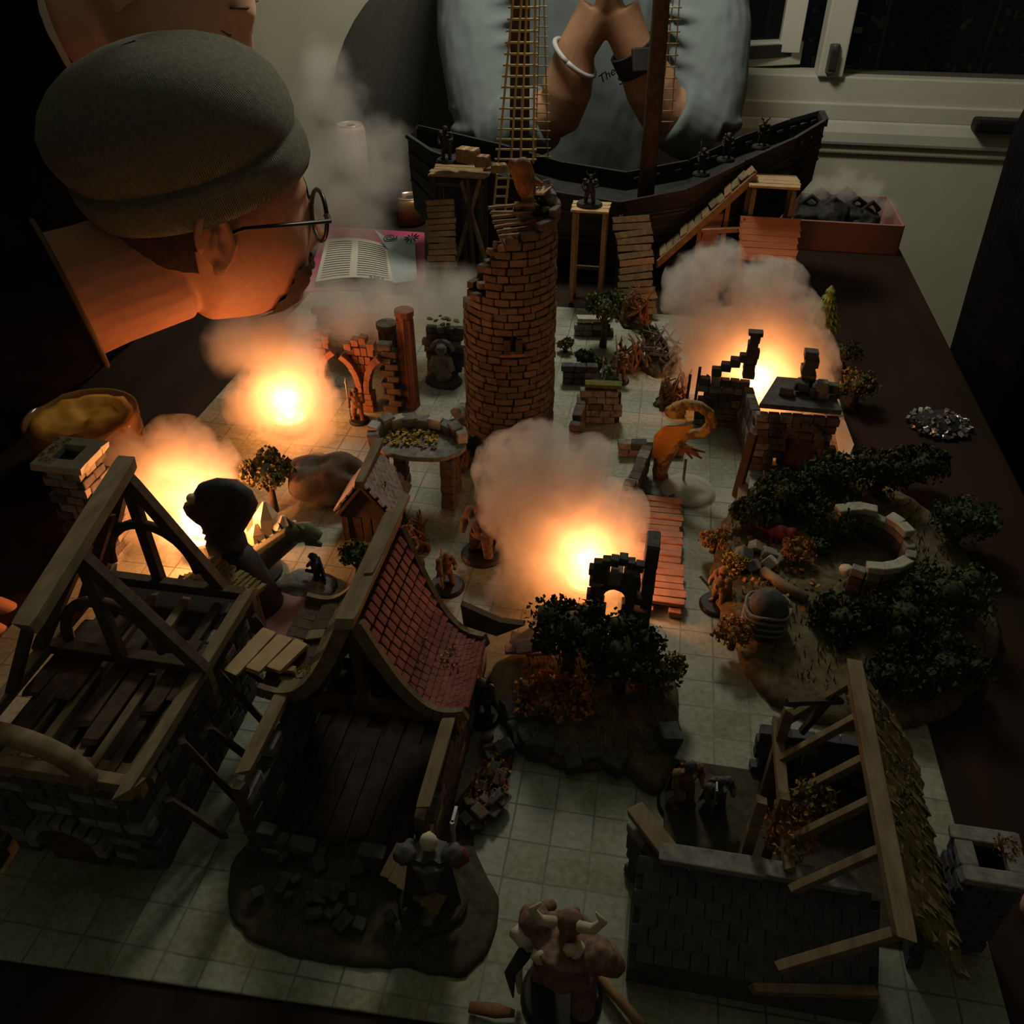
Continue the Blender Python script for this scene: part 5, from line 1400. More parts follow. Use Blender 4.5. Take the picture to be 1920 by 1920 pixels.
for px, py, r, m, lab in ((1335, 1035, 12, 'leaf_orange', 'rusty bush at the left rim of the wooded hill'), (1375, 1075, 10, 'leaf_yellow', 'yellow leaved bush near the grey rocks'), (1488, 1060, 14, 'leaf_orange', 'rusty bush right of the grey rocks'), (1370, 1215, 14, 'leaf_orange', 'brown bush at the front left rim of the wooded hill'), (1530, 1045, 10, 'leaf_green', 'tiny green bush between rocks and curved wall')):
    tree(px, py, 12 + r * 1.8, r, m, lab, 260, 3.2, h0=10, name='model_bush', group='model bushes')
q = B(); p = G(1460, 1002, 20); q.ico(p + V(0, 0, 2), 9, 2, (1.4, .9, .7), .4); q.ico(p + V(10, -2, 5), 5, 2); q.tube([p + V(-10, 0, 2), p + V(-18, 3, 5), p + V(-22, 2, 10)], [3, 2, 1], 8)
for k in range(4): q.tube([p + V(-6 + k * 5, -5, 0), p + V(-7 + k * 5, -9, -4)], [2, 1.4], 6)
solo('red_creature', q, 'mini_red', 'small red crouching creature among the rocks of the wooded hill', 'figurine', p, smooth=True, voxel=.9)
# back bushes near the pine and right of the fire
for px, py, r, m, lab in ((1575, 690, 18, 'leaf_dark', 'dark grey scrub right of the right fire'), (1600, 760, 22, 'leaf_olive', 'olive tuft bush on the table side of the right fire'), (1540, 770, 15, 'leaf_olive', 'low olive bush behind the gatehouse upper floor'), (1120, 700, 10, 'leaf_green', 'low green bush right of the brick tower'), (1095, 690, 11, 'leaf_green', 'low green bush touching the tower stub wall')):
    tree(px, py, 8 + r * 1.6, r, m, lab, 320, 3.8, name='model_bush', group='model bushes', h0=MH if px < 1580 else 0)
# tangled dead roots
def tangle(px, py, r, h, label, m='mini_brown', n=16, seed=1):
    p = G(px, py); q = B(); rd = random.Random(seed)
    for k in range(n):
        a = rd.uniform(0, 6.28); pts = [V(p.x + r * rd.uniform(.3, 1) * math.cos(a), p.y + r * rd.uniform(.3, 1) * math.sin(a), MH)]
        for j in range(4): a += rd.uniform(-1.4, 1.4); pts.append(V(p.x + r * rd.uniform(.2, .9) * math.cos(a), p.y + r * rd.uniform(.2, .9) * math.sin(a), MH + h * (j + 1) / 4 * rd.uniform(.6, 1.1)))
        q.tube(pts, [2.6, 2.2, 1.8, 1.4, .7], 6)
    t_ = Th('dead_thicket', label, 'thicket', (p.x, p.y, MH), 'twisted dead thickets'); t_.part('branches', q, m, smooth=True)
    q = B(); q.ico((p.x, p.y, MH + 2), r * .9, 2, (1, 1, .25), .4); t_.part('root_mound', q, 'earth_dark', smooth=True)
tangle(1190, 610, 22, 48, 'rust coloured twiggy thicket in front of the grey gangway', 'mini_rust', 20, 3)
tangle(1232, 690, 30, 46, 'grey twisted root thicket left of the right fire', 'mini_grey', 26, 4)
tangle(1175, 690, 22, 40, 'brown tangled thicket between the round tree and the fire', 'mini_brown', 20, 5)
tangle(1260, 760, 22, 40, 'dark thorn thicket behind the dragon', 'mini_brown', 20, 6)
tangle(785, 1030, 12, 34, 'small orange leaved dead shrub behind the red roofed house', 'mini_rust', 14, 8)
tangle(862, 878, 13, 42, 'dark thorny scrub between the pillared ruin and the tower', 'mini_brown', 16, 11)
tangle(955, 880, 16, 20, 'low dark scrub at the front foot of the tower', 'mini_brown', 16, 12)
for px, py, r, m, lab in ((885, 855, 11, 'leaf_dark', 'dark bush at the left front of the tower'), (1060, 660, 10, 'leaf_olive', 'olive bush between the tower and the kerb wall'), (1215, 640, 11, 'leaf_dark', 'dark bush at the foot of the grey gangway'), (745, 1000, 9, 'leaf_olive', 'small olive bush right of the shingled turret')):
    tree(px, py, 6 + r * 1.6, r, m, lab, 240, 3.2, name='model_bush', group='model bushes')
# boulders
def boulder(px, py, r, sc, m, label, name='boulder', seed=0, z=0):
    p = G(px, py); q = B(); q.ico((p.x, p.y, MH + r * sc[2] * .55), r, 4, sc, .45, seed=seed); return solo(name, q, m, label, 'rock', (p.x, p.y, MH), smooth=True)
boulder(625, 930, 34, (1.15, .75, .75), 'stone_brown2', 'large brown grey boulder left of the shingled turret', seed=3)
boulder(870, 790, 13, (1, .9, .8), 'stone_grey', 'small boulder at the left foot of the tower', seed=6)
p = G(500, 1010); t = Th('crystal_rock', 'pale jagged crystal rock lit by the left front fire', 'crystal', (p.x, p.y, MH))
for dx, dy, h, r, lx in ((-12, 2, 46, 10, -5), (2, 0, 40, 13, 3), (14, -2, 28, 10, 7), (-2, -10, 22, 10, 0), (22, 4, 18, 7, 6)):
    q = B(); c_ = p + V(dx, dy, MH); q.tube([c_, c_ + V(lx * .6, 0, h * .65), c_ + V(lx, 1, h)], [r, r * .8, 1.5], 6); t.part('crystal_shard', q, 'crystal')
p = G(570, 1110); b = B(); b.ico((p.x, p.y + 2, MH + 4), 18, 3, (1.3, .9, .4), .4); solo('flat_rock', b, 'stone_grey', 'flat grey rock in front of the crystal', 'rock', (p.x, p.y, MH), smooth=True)
# ================================================================ painted figures
def mini(px, py, h, label, body='mini_grey', head='mini_brown', az=-90, base_r=12.5, weapon='spear', cape=None, horns=False, bulk=1.0, shield=False, z=MH, pos=None, group='painted miniatures', hair=None, crouch=0, wmat='mini_steel', name='miniature_figure', basem='base_black', lean=0):
    p = pos if pos is not None else G(px, py, z)
    t_ = Th(name, label, 'figurine', (p.x, p.y, z), group)
    q = B(); q.lathe([(base_r, z), (base_r, z + 1.5), (base_r * .9, z + 3.6), (.5, z + 3.8)], (p.x, p.y, 0), 28); t_.part('base', q, basem)
    k = h / 34.0; Mz = Matrix.Translation(V(p.x, p.y, z + 3.5)) @ Matrix.Rotation(R(az), 4, 'Z') @ Matrix.Rotation(R(lean), 4, 'Y') @ Matrix.Scale(k, 4)
    W = lambda *a: Mz @ V(*a)
    q = B(); bk = bulk
    for s_ in (-1, 1):
        q.tube([W(1.5 * s_, 4.2 * s_ * bk, 0), W(1.4, 3.4 * s_ * bk, 7), W(0, 2.4 * s_ * bk, 15 - crouch)], [2.0 * k * bk, 2.2 * k * bk, 3.0 * k * bk], 8)
        q.ico(W(2.6, 4.2 * s_ * bk, 1), 2.0 * k, 1, (1.3, .9, .7))
    q.tube([W(0, 0, 13 - crouch), W(0, 0, 18 - crouch), W(.6, 0, 25 - crouch)], [4.2 * k * bk, 3.9 * k * bk, 5.2 * k * bk], 10)
    hd_ = W(1.8, 0, 30.4 - crouch)
    for s_ in (-1, 1):
        e = W(3, 7.2 * s_ * bk, 20 - crouch); ha = W(7.5, 5.2 * s_ * bk, 18.5 - crouch + 2 * s_)
        q.tube([W(.5, 5 * s_ * bk, 25 - crouch), e, ha], [2.4 * k * bk, 2.0 * k * bk, 1.6 * k], 8); q.ico(ha, 1.9 * k, 1); q.ico(W(.5, 5.4 * s_ * bk, 25.5 - crouch), 3.0 * k * bk, 1)
    q.tube([W(.6, 0, 25 - crouch), hd_], [2 * k, 2 * k], 8)
    t_.part('body', q, body, smooth=True, voxel=max(.55, .7 * k))
    q = B(); q.ico(hd_, 3.1 * k, 2, (1, .9, 1.15)); q.ico(hd_ + (W(1, 0, 0) - W(0, 0, 0)) * 2.8, 1.0 * k, 1)
    if horns:
        for s_ in (-1, 1): q.tube([hd_ + (W(0, 2 * s_, 2) - W(0, 0, 0)), hd_ + (W(0, 5 * s_, 4) - W(0, 0, 0)), hd_ + (W(1, 5.5 * s_, 7.5) - W(0, 0, 0))], [1.4 * k, 1.1 * k, .3 * k], 8)
    ho = t_.part('head', q, head, smooth=True)
    if hair:
        q = B(); q.ico(hd_ + (W(-.8, 0, 1) - W(0, 0, 0)), 3.4 * k, 2, (1, 1, 1), .3); t_.part('hair', q, hair, smooth=True, parent=ho)
    if cape:
        q = B(); rows = []
        for i in range(6):
            u = i / 5; rows.append([W(-2.6 - 2.2 * u + .8 * math.cos(j * 1.9), (j - 4) * (1.2 + .55 * u) * bk, 26 - crouch - 22 * u) for j in range(9)])
        q.grid(rows); q.grid([[p_ + (W(-.9, 0, 0) - W(0, 0, 0)) for p_ in r] for r in rows]); t_.part('cloak', q, cape, smooth=True)
    ha = W(7.5, -5.2 * bk, 16.5 - crouch)
    if weapon == 'spear': q = B(); q.tube([ha + V(0, 0, -14 * k), ha + V(0, 0, 24 * k)], .75 * k, 6); q.tube([ha + V(0, 0, 24 * k), ha + V(0, 0, 30 * k)], [1.5 * k, .1], 4); t_.part('spear', q, wmat)
    if weapon == 'sword': q = B(); q.beam(ha, W(17, -8, 30), .6 * k, 2 * k); q.beam(W(8, -8, 18), W(8, -2.5, 17), 1.2 * k, 1.2 * k); t_.part('sword', q, wmat)
    if weapon == 'axe': q = B(); q.tube([ha + V(0, 0, -8 * k), ha + V(0, 0, 16 * k)], .8 * k, 6); q.box(ha + V(0, 3 * k, 13 * k), (1 * k, 6 * k, 6 * k)); t_.part('axe', q, wmat)
    if shield: q = B(); q.lathe([(5 * k, 0), (5 * k, 1 * k), (1, 1.8 * k)], W(9, 5, 18), 16, (0, 90, az)); t_.part('shield', q, body)
    return t_
mini(840, 306, 42, 'black caped figure on the dock beside the largest crate', 'mini_black', 'mini_black', pos=AY(838, 303, 1146) + V(0, 0, 0), z=AY(838, 303, 1146).z, cape='mini_black', weapon=None, base_r=14)
mini(1105, 372, 36, 'black horned figure on the narrow dock platform', 'mini_black', 'mini_black', pos=V(AY(1106, 368, 1128).x, 1128, 0), z=130, horns=True, weapon=None, base_r=17, bulk=1.2)
for px, py, lab, w_ in ((1318, 300, 'black spear figure left of the others on the ship deck', 'spear'), (1360, 300, 'black axe figure between the others on the ship deck', 'axe'), (1425, 282, 'black horned figure right of the others on the ship deck', 'sword')):
    p = AY(px, py, 1275); zz = 108 + (p.x + 60) * .42 - 22 + (4 if p.x < 60 else 12)
    mini(0, 0, 34, lab, 'mini_black', 'mini_grey', pos=V(p.x, 1270, 0), z=zz, weapon=w_, horns=(w_ == 'sword'), wmat='mini_grey')
# front horned beast
p = G(1052, 1872)
t = mini(0, 0, 78, 'large pale horned beast figure at the front edge', 'mini_fur', 'mini_fur', pos=V(p.x, p.y, 0), z=MH, base_r=22, bulk=1.45, weapon=None, horns=False, az=70)
q = B()
hd_ = V(p.x, p.y, MH + 78)
for s_ in (-1, 1): q.tube([hd_ + V(s_ * 6, 0, 0), hd_ + V(s_ * 13, -2, 4), hd_ + V(s_ * 17, -2, 12), hd_ + V(s_ * 13, -1, 18)], [3, 2.6, 2, .5], 8)
t.part('horns', q, 'mini_bone', smooth=True)
q = B()
for k in range(8): q.ico(p + V(U(-12, 12), -6 + U(-3, 3), MH + 58 + U(-8, 8)), U(3.4, 5.5), 1, (1, .8, 1), .3)
t.part('fur_ruff', q, 'mini_bone', smooth=True)
q = B(); q.ico(p + V(-20, 2, MH + 56), 7, 2, (1.2, .8, .8), .3); q.tube([p + V(-18, 2, MH + 50), p + V(-24, -2, MH + 30), p + V(-22, -4, MH + 6)], [5, 3, 1.5], 8); t.part('shoulder_skull', q, 'mini_bone', smooth=True)
q = B(); q.tube([p + V(-20, -4, MH + 50), p + V(-27, -6, MH + 30), p + V(-25, -8, MH + 8)], [4, 3, .6], 8); t.part('claw_arm', q, 'mini_black', smooth=True)
q = B(); q.ico(p + V(1, -7, MH + 40), 5, 2); t.part('belt_skull', q, 'mini_bone', smooth=True)
# white haired ogre by the red roofed house
p = G(815, 1700)
t = mini(0, 0, 58, 'dark robed figure with a white topknot beside the red roofed house', 'mini_grey', 'mini_bone', pos=V(p.x, p.y, 0), z=8, base_r=20, bulk=1.4, cape='mini_black', weapon='axe', az=100, basem='earth_dark')
q = B(); q.ico(p + V(14, 5, 50), 7, 2, (1, .8, 1.1), .5); t.part('red_pouch', q, 'mini_red', smooth=True)
mini(600, 1100, 34, 'dark figure on a round black base behind the red roofed house', 'mini_black', 'mini_black', az=200, base_r=15, weapon=None, cape='mini_black')
mini(905, 1040, 52, 'red haired figure in a shaggy cloak left of the central smoke', 'mini_fur', 'mini_rust', az=-120, base_r=19, weapon=None, cape='mini_fur', bulk=1.45, hair='mini_red')
mini(838, 1100, 36, 'orange brown figure on a dark base behind the red roof', 'mini_rust', 'mini_brown', az=-60, base_r=15, weapon='spear', cape='mini_brown')
mini(770, 1060, 34, 'small brown archer figure behind the red roof ridge', 'mini_brown', 'mini_rust', az=-70, base_r=12.5, weapon='spear')
mini(1345, 1135, 38, 'orange plumed figure on a black base right of the plank bridge', 'mini_brown', 'mini_rust', az=-130, base_r=15, weapon='sword', hair='leaf_orange', cape='mini_rust')
mini(1275, 1510, 46, 'dark tall figure on a black base at the corner of the thatched ruin', 'mini_brown', 'mini_grey', az=-60, base_r=15, weapon=None, cape='mini_black', z=MH)
mini(1335, 1520, 34, 'grey shaggy figure right of the tall dark figure', 'mini_grey', 'mini_grey', az=-60, base_r=14, weapon='axe', cape='mini_grey', bulk=1.3)
mini(1140, 735, 32, 'green robed figure on a grey base right of the tower', 'mini_green', 'mini_green', az=-120, base_r=14, weapon='spear', cape='mini_green', basem='mini_grey')
mini(1162, 715, 36, 'slender rust coloured figure behind the green robed one', 'mini_rust', 'mini_rust', az=-90, base_r=11, weapon='spear')
mini(674, 790, 40, 'thin brown figure standing below the left gothic arch', 'mini_rust', 'mini_brown', az=-90, base_r=11, weapon='spear')
mini(905, 1345, 40, 'dark hooded figure at the right corner of the red roofed house', 'mini_black', 'mini_green', az=-90, base_r=12.5, weapon='spear', cape='mini_black')
mini(918, 905, 34, 'small grey figure in shadow in front of the tower', 'mini_black', 'mini_brown', az=-90, base_r=12.5, weapon=None, cape='mini_black')
mini(418, 1340, 40, 'dark figure squeezed between the two front houses', 'mini_grey', 'mini_grey', az=-90, base_r=12.5, weapon='axe', cape='mini_black')
# peaked cap head silhouetted against the left fire
p = V(-318, 462, 0)
t = Th('capped_bust', 'dark bust in a peaked cap silhouetted against the left front fire', 'figurine', (p.x, p.y, MH))
prof = [(346, 943), (372, 938), (362, 925), (372, 908), (400, 900), (440, 903), (470, 925), (482, 950), (472, 972), (455, 1000), (450, 1015), (462, 1030), (440, 1044), (400, 1040), (392, 1018), (396, 1008), (389, 1002), (393, 992), (384, 988), (386, 982), (380, 968), (372, 950)]
Y = p.y
pts = [AY(a, c_, Y) for a, c_ in prof]
q = B(); n_ = len(pts)
cen = sum(pts, V(0, 0, 0)) / n_
rows = []
for sy in (-1, -.92, -.7, -.35, 0, .35, .7, .92, 1):
    kf = math.sqrt(max(0.0, 1 - abs(sy) ** 2.4)); kf = max(.05, kf)
    rows.append([V(cen.x + (q_.x - cen.x) * kf, Y + sy * 15, cen.z + (q_.z - cen.z) * kf) for q_ in pts])
q.grid(rows, close=True); q.f += [tuple(range(n_))[::-1], tuple(range(8 * n_, 9 * n_))]
t.part('head', q, 'mini_black', smooth=True)
q = B(); zb_ = AY(430, 1040, Y).z; q.tube([V(cen.x + 4, Y, zb_ + 6), V(cen.x + 8, Y, zb_ - 10), V(cen.x + 12, Y, MH + 2)], [13, 17, 24], 18); t.part('shoulders', q, 'mini_black', smooth=True)
q = B(); q.lathe([(26, MH), (26, MH + 3), (1, MH + 4)], (p.x + 6, p.y, 0), 28); t.part('base', q, 'base_black')
q = B(); c_ = AY(364, 922, Y); q.ico(c_ + V(2, -8, 0), 4, 2); t.part('cap_badge', q, 'mini_bone', smooth=True)
# thatched shelter under it
p = G(470, 1190)
t = Th('thatched_shelter', 'small thatched lean-to between the timber house and the fire', 'shelter', (p.x, p.y, MH))
q = B(); a0 = AY(380, 1090, p.y + 30); 
for i in range(22):
    for j in range(6):
        u = i / 21; v = j / 5; c_ = V(-338 + u * 66, 412 + v * 26, 76 - (v * 34) * .2 - abs(u - .55) * 46); q.beam(c_ + V(0, -5, 3), c_ + V(U(-2, 2), 6, 0), 4, 2.4, jit=.5)
t.part('thatch_bundles', q, 'thatch', kind='stuff')
for x, y in ((-334, 413), (-276, 413), (-334, 436), (-276, 436)): t.beam('post', 'wood_dark', (x, y, MH), (x, y, 52), 5)
t.beam('ridge_pole', 'wood_old', (-302, 408, 78), (-302, 442, 72), 5)
# dark beast head sculpture
p = G(540, 1085)
t = Th('dragon_bust', 'dark green dragon neck and head stretching right of the crystal', 'figurine', (p.x, p.y, MH))
Y = p.y
c1, c2, c3, c4 = AY(470, 1060, Y), AY(510, 1030, Y), AY(550, 1000, Y), AY(602, 1006, Y)
q = B(); q.tube([V(c1.x - 6, Y, MH + 2), c1, c2, c3, AY(580, 996, Y), c4], [15, 13, 11, 9, 8, 3.5], 14)
q.tube([AY(575, 1012, Y), AY(604, 1022, Y)], [5, 2], 8)
for k in range(7): u = k / 6; c_ = c1.lerp(c3, u) + V(0, 0, 9); q.tube([c_, c_ + V(-4, 0, 8)], [3, .3], 5)
for s_ in (-1, 1): q.tube([AY(566, 994, Y + s_ * 5), AY(552, 980, Y + s_ * 9)], [2.4, .3], 6)
t.part('body', q, 'mini_green', smooth=True, voxel=.9)
q = B(); q.lathe([(22, MH), (22, MH + 3), (1, MH + 4)], (c1.x + 4, Y, 0), 24); t.part('base', q, 'base_black')
# orange dragon on a clear disc
p = G(1262, 905)
t = Th('orange_dragon', 'orange long tailed dragon figure rearing on a clear round disc', 'figurine', (p.x, p.y, MH))
Y = p.y
A = lambda a, c_, dy=0: AY(a, c_, Y + dy)
q = B(); q.tube([A(1236, 902), A(1240, 872), A(1246, 850), A(1262, 830), A(1290, 815)], [5, 8, 10, 9, 4], 12)
q.tube([A(1290, 815), A(1318, 812), A(1334, 795), A(1330, 775), A(1312, 762), A(1285, 758), A(1266, 768)], [5, 5.5, 5.5, 5, 5, 5.5, 7], 12)
q.ico(A(1266, 772), 8, 2, (1.3, .9, .9)); q.tube([A(1270, 776), A(1284, 786)], [4, 1.5], 8)
for a, c_ in ((1288, 842), (1300, 838), (1310, 852)): q.tube([A(1278, 836), A(a, c_)], [3.6, 1], 8)
t.part('body', q, 'dragon_stripe', smooth=True, voxel=.8)
q = B(); q.prism([A(1222, 860, -10), A(1226, 818, -10), A(1244, 800, -11), A(1302, 798, -9), A(1274, 828, -9), A(1246, 856, -9)], (0, 2, 0)); t.part('wing', q, 'dragon_orange', bevel=.5)
q = B()
for k in range(10): q.tube([A(1280, 838), A(1268 + k * 6, 848 + (k % 3) * 6, (k % 2) * 6 - 3)], [2.6, .8], 6)
q.tube([A(1218, 868), A(1204, 870)], [3, 1], 6); q.tube([A(1216, 862), A(1204, 860)], [3, 1], 6); t.part('claws', q, 'mini_rust', smooth=True)
q = B(); q.tube([A(1240, 900), A(1236, 880), A(1240, 860)], [8, 7, 6], 10, ); t.part('tail_trunk', q, 'mini_rust', smooth=True)
q = B(); q.tube([A(1286, 862, -4), A(1280, 912, -6)], 1.3, 8); t.part('support_rod', q, 'mini_grey')
q = B(); pc = G(1288, 922, MH); q.lathe([(26, MH), (27, MH + 1.5), (26, MH + 4), (22, MH + 6), (.5, MH + 7)], (pc.x, pc.y, 0), 36); t.part('clear_disc', q, 'clear_plastic', smooth=True)
q = B(); pc = G(1232, 915, MH); q.lathe([(18, MH), (17, MH + 3.5), (.5, MH + 4)], (pc.x, pc.y, 0), 28); t.part('base', q, 'stone_grey')
# brown winged flyer on the tower
p = AY(986, 352, TC.y + 2)
t = Th('hooded_flyer', 'brown cloaked figure perched on the broken tower crown', 'figurine', p)
q = B(); q.tube([p + V(2, 0, -14), p + V(0, 0, 4), p + V(-4, 0, 18), p + V(-16, 2, 22)], [4, 11, 10, 3], 12); q.ico(p + V(-2, -4, 20), 8, 2); q.tube([p + V(4, 0, 8), p + V(16, -3, 4)], [5, 2], 8); t.part('body', q, 'mini_rust', smooth=True, voxel=1)
q = B(); q.prism([p + V(-16, -4, 18), p + V(6, -6, 16), p + V(10, -8, -16), p + V(2, -8, -26), p + V(-4, -6, -6)], (0, 2, 0)); t.part('cloak', q, 'wood_warm')
# ================================================================ things lying about
# pot of paste
p = G(152, 862)
t = Th('paste_jar', 'squat clear jar of orange yellow paste at the left', 'jar', (p.x, p.y, 0))
pr = 52; hj = 52
pc = G(150, 778, hj); q = B(); q.lathe([(pr * .92, 0), (pr, 4), (pr, hj - 14), (pr * 1.04, hj - 12), (pr * 1.04, hj), (pr * .99, hj), (pr * .96, hj - 10), (pr * .96, 6), (1, 4)], (pc.x, pc.y, 0), 48); t.part('jar_wall', q, 'jar_plastic', smooth=True)
q = B(); rows = []
for k in range(9):
    rr = pr * .93 * k / 8
    rows.append([V(pc.x + max(.2, rr) * math.cos(a * math.pi / 20), pc.y + max(.2, rr) * math.sin(a * math.pi / 20), hj - 14 + 6 * noise.noise(V(rr * .06 * math.cos(a * math.pi / 20), rr * .06 * math.sin(a * math.pi / 20), 3)) + (5 if k > 6 else 0) + k * .6) for a in range(40)])
rows += [[V(pc.x + pr * .93 * math.cos(a * math.pi / 20), pc.y + pr * .93 * math.sin(a * math.pi / 20), z) for a in range(40)] for z in (hj - 20, 8)]
q.grid(rows, close=True); t.part('paste', q, 'paste_orange', smooth=True)
for z in (12, 22, 31): q = B(); q.tube([V(pc.x + pr * 1.01 * math.cos(R(a)), pc.y + pr * 1.01 * math.sin(R(a)), z) for a in range(0, 361, 10)], 1.3, 6); t.part('thread', q, 'jar_plastic', smooth=True)
# open book on a pink folder
c = G(695, 486)
t = Th('pink_folder', 'bright pink folder lying under the open book', 'folder', (c.x, c.y, 0))
q = B(); q.prism([G(566, 552), G(800, 538), G(796, 440), G(612, 428)], (0, 0, 4)); t.part('cover', q, 'pink_cover', bevel=1)
t = Th('open_book', 'open book with printed pages and a pale blue doodled page', 'book', (c.x, c.y, 4))
q = B(); A_, B_, C_, D_ = G(592, 535, 6), G(738, 535, 6), G(728, 466, 6), G(612, 455, 6)
rows = [[A_.lerp(B_, u) .lerp(D_.lerp(C_, u), v) + V(0, 0, 5 + 7 * math.sin(u * 3.1)) for u in [k / 12 for k in range(13)]] for v in (0, .33, .66, 1)]
q.grid(rows); q.grid([[p_ - V(0, 0, 5) for p_ in r] for r in rows]); t.part('page', q, 'paper', smooth=True)
q = B()
for k in range(16):
    v = .06 + k * .056
    for u0, u1 in ((.06, .44), (.54, .95)):
        pts = [A_.lerp(B_, u).lerp(D_.lerp(C_, u), v) + V(0, 0, 5.6 + 7 * math.sin(u * 3.1)) for u in [u0 + (u1 - u0) * j / 4 for j in range(5)]]
        for p0, p1 in zip(pts, pts[1:]): q.beam(p0, p1, 1.3, .25)
t.part('printed_lines', q, 'ink', kind='stuff')
q = B(); A2, B2, C2, D2 = G(738, 533, 9), G(782, 528, 9), G(778, 446, 12), G(690, 446, 22)
q.prism([A2, B2, C2, G(722, 446, 14), G(700, 430, 26), G(728, 470, 11)], (0, 0, 2)); t.part('blue_page', q, 'paper_blue')
pc = (C2 + G(722, 446, 14)) / 2 + V(-12, -16, 5)
q = B(); sp = [pc + V((2 + a * .012) * math.cos(R(a)) * 1.0, (2 + a * .022) * math.sin(R(a)), 0) for a in range(0, 760, 30)]; q.tube(sp, .9, 5)
pc2 = pc + V(34, 6, 0)
for k in range(10): a = R(36 * k); q.tube([pc2 + V(5 * math.cos(a), 8 * math.sin(a), 0), pc2 + V(11 * math.cos(a), 19 * math.sin(a), 0)], .9, 5)
t.part('doodle', q, 'ink')
# drinks cans and cup near the wall
def can(px, py, h, r, m, label, z=0):
    p = G(px, py); t_ = Th('drink_can', label, 'can', (p.x, p.y, 0))
    q = B(); q.lathe([(r * .8, 0), (r, 5), (r, h - 8), (r * .84, h)], (p.x, p.y, 0), 28); t_.part('can_body', q, m, smooth=True)
    q = B(); q.lathe([(r * .84, h - 1), (r * .86, h + 1.5), (r * .74, h + 1.5), (r * .72, h - 2), (.5, h - 2)], (p.x, p.y, 0), 28); t_.part('can_lid', q, 'can_metal', smooth=True)
    q = B(); q.box((p.x + 3, p.y - 4, h), (12, 16, 1.4)); t_.part('pull_tab', q, 'plastic_black'); return t_
can(668, 352, 110, 27, 'can_paint', 'pale pink drink can standing in the grey vapour')
can(770, 418, 44, 26, 'can_gold', 'golden can half hidden behind the open book')
p = G(705, 432); q = B(); q.lathe([(34, 0), (36, 4), (36, 58), (33, 60), (33, 10), (1, 8)], (p.x, p.y + 40, 0), 32); solo('dark_cup', q, 'plastic_black', 'dark cup standing behind the open book', 'cup', (p.x, p.y + 40, 0), smooth=True)
# pink storage box with black odds and ends
t = Th('storage_box', 'low dusty pink storage box filled with black parts and white fluff', 'box', (300, 1420, 0))
x0, x1, y0, y1, hb_ = 196.0, 362.0, 1378.0, 1520.0, 46.0
for nm, c_, s3 in (('front_wall', ((x0 + x1) / 2, y0, hb_ / 2), (x1 - x0, 4, hb_)), ('back_wall', ((x0 + x1) / 2, y1, hb_ / 2), (x1 - x0, 4, hb_)), ('side_wall', (x0, (y0 + y1) / 2, hb_ / 2), (4, y1 - y0, hb_)), ('side_wall', (x1, (y0 + y1) / 2, hb_ / 2), (4, y1 - y0, hb_)), ('box_floor', ((x0 + x1) / 2, (y0 + y1) / 2, 2), (x1 - x0, y1 - y0, 4))):
    q = B(); q.box(c_, s3); t.part(nm, q, 'box_pink', bevel=1)
for k, (x, y, r) in enumerate(((228, 1440, 26), (262, 1430, 30), (298, 1440, 28), (318, 1425, 20), (245, 1480, 28), (288, 1490, 24))):
    q = B(); q.ico((x, y, 34), r, 3, (1, .9, .75 + .2 * (k % 2)), .5, seed=k); q.tube([(x - r * .6, y, 50), (x, y - 6, 66), (x + r * .7, y, 52)], 4, 8)
    solo('black_terrain_piece', q, 'black_stuff', 'lump of black terrain parts heaped in the pink box', 'terrain piece', (x, y, 4), group='black pieces heaped in the pink box', smooth=True, voxel=2)
# silver heap
p = G(1760, 800)
q = B()
rd = random.Random(4)
t = Th('bead_heap', 'glittering heap of dark silver bits on the bare table', 'trinket heap', (p.x, p.y, 0))
q = B()
for k in range(170):
    a = rd.uniform(0, 6.28); rr = rd.random() ** .6; c_ = V(p.x + 32 * rr * math.cos(a), p.y + 30 * rr * math.sin(a), 3 + 16 * (1 - rr) * rd.random()); q.box(c_, (rd.uniform(3, 8), rd.uniform(2, 6), rd.uniform(2, 5)), (rd.uniform(0, 90), rd.uniform(0, 90), rd.uniform(0, 90)))
t.part('metal_bits', q, 'silver', kind='stuff')
q = B(); q.ico((p.x, p.y, 2), 28, 2, (1, .9, .45), .2); t.part('heap_core', q, 'black_stuff')
# white card strip by the mat corner
q = B(); q.prism([G(1562, 792), G(1580, 785), G(1600, 838), G(1590, 862), G(1572, 850)], (0, 0, 3)); solo('card_strip', q, 'card_white', 'white card strip at the right mat edge behind the trees', 'card', G(1580, 825))
# red tile patch, brown stick, orange scrap
p = G(530, 1165); q = B(); q.lathe([(30, MH), (30, MH + 5), (.5, MH + 6)], (p.x, p.y, 0), 32); solo('round_tile', q, 'tile_mat_red', 'smooth round reddish tile behind the timber house', 'tile', (p.x, p.y, MH))
q = B(); q.tube([G(1095, 1785, 6), G(1140, 1850, 8), G(1205, 1925, 10)], [2.4, 3, 3], 8); solo('wooden_stick', q, 'wood_warm', 'thin brown stick lying beside the horned beast', 'stick', G(1140, 1850, MH), smooth=True)
q = B(); q.tube([G(880, 1888, 6), G(930, 1895, 8), G(965, 1900, 6)], [3, 4, 2], 8, sq=.5); solo('orange_scrap', q, 'mini_rust', 'small reddish scrap at the front edge of the mat', 'scrap', G(920, 1893, MH), smooth=True)
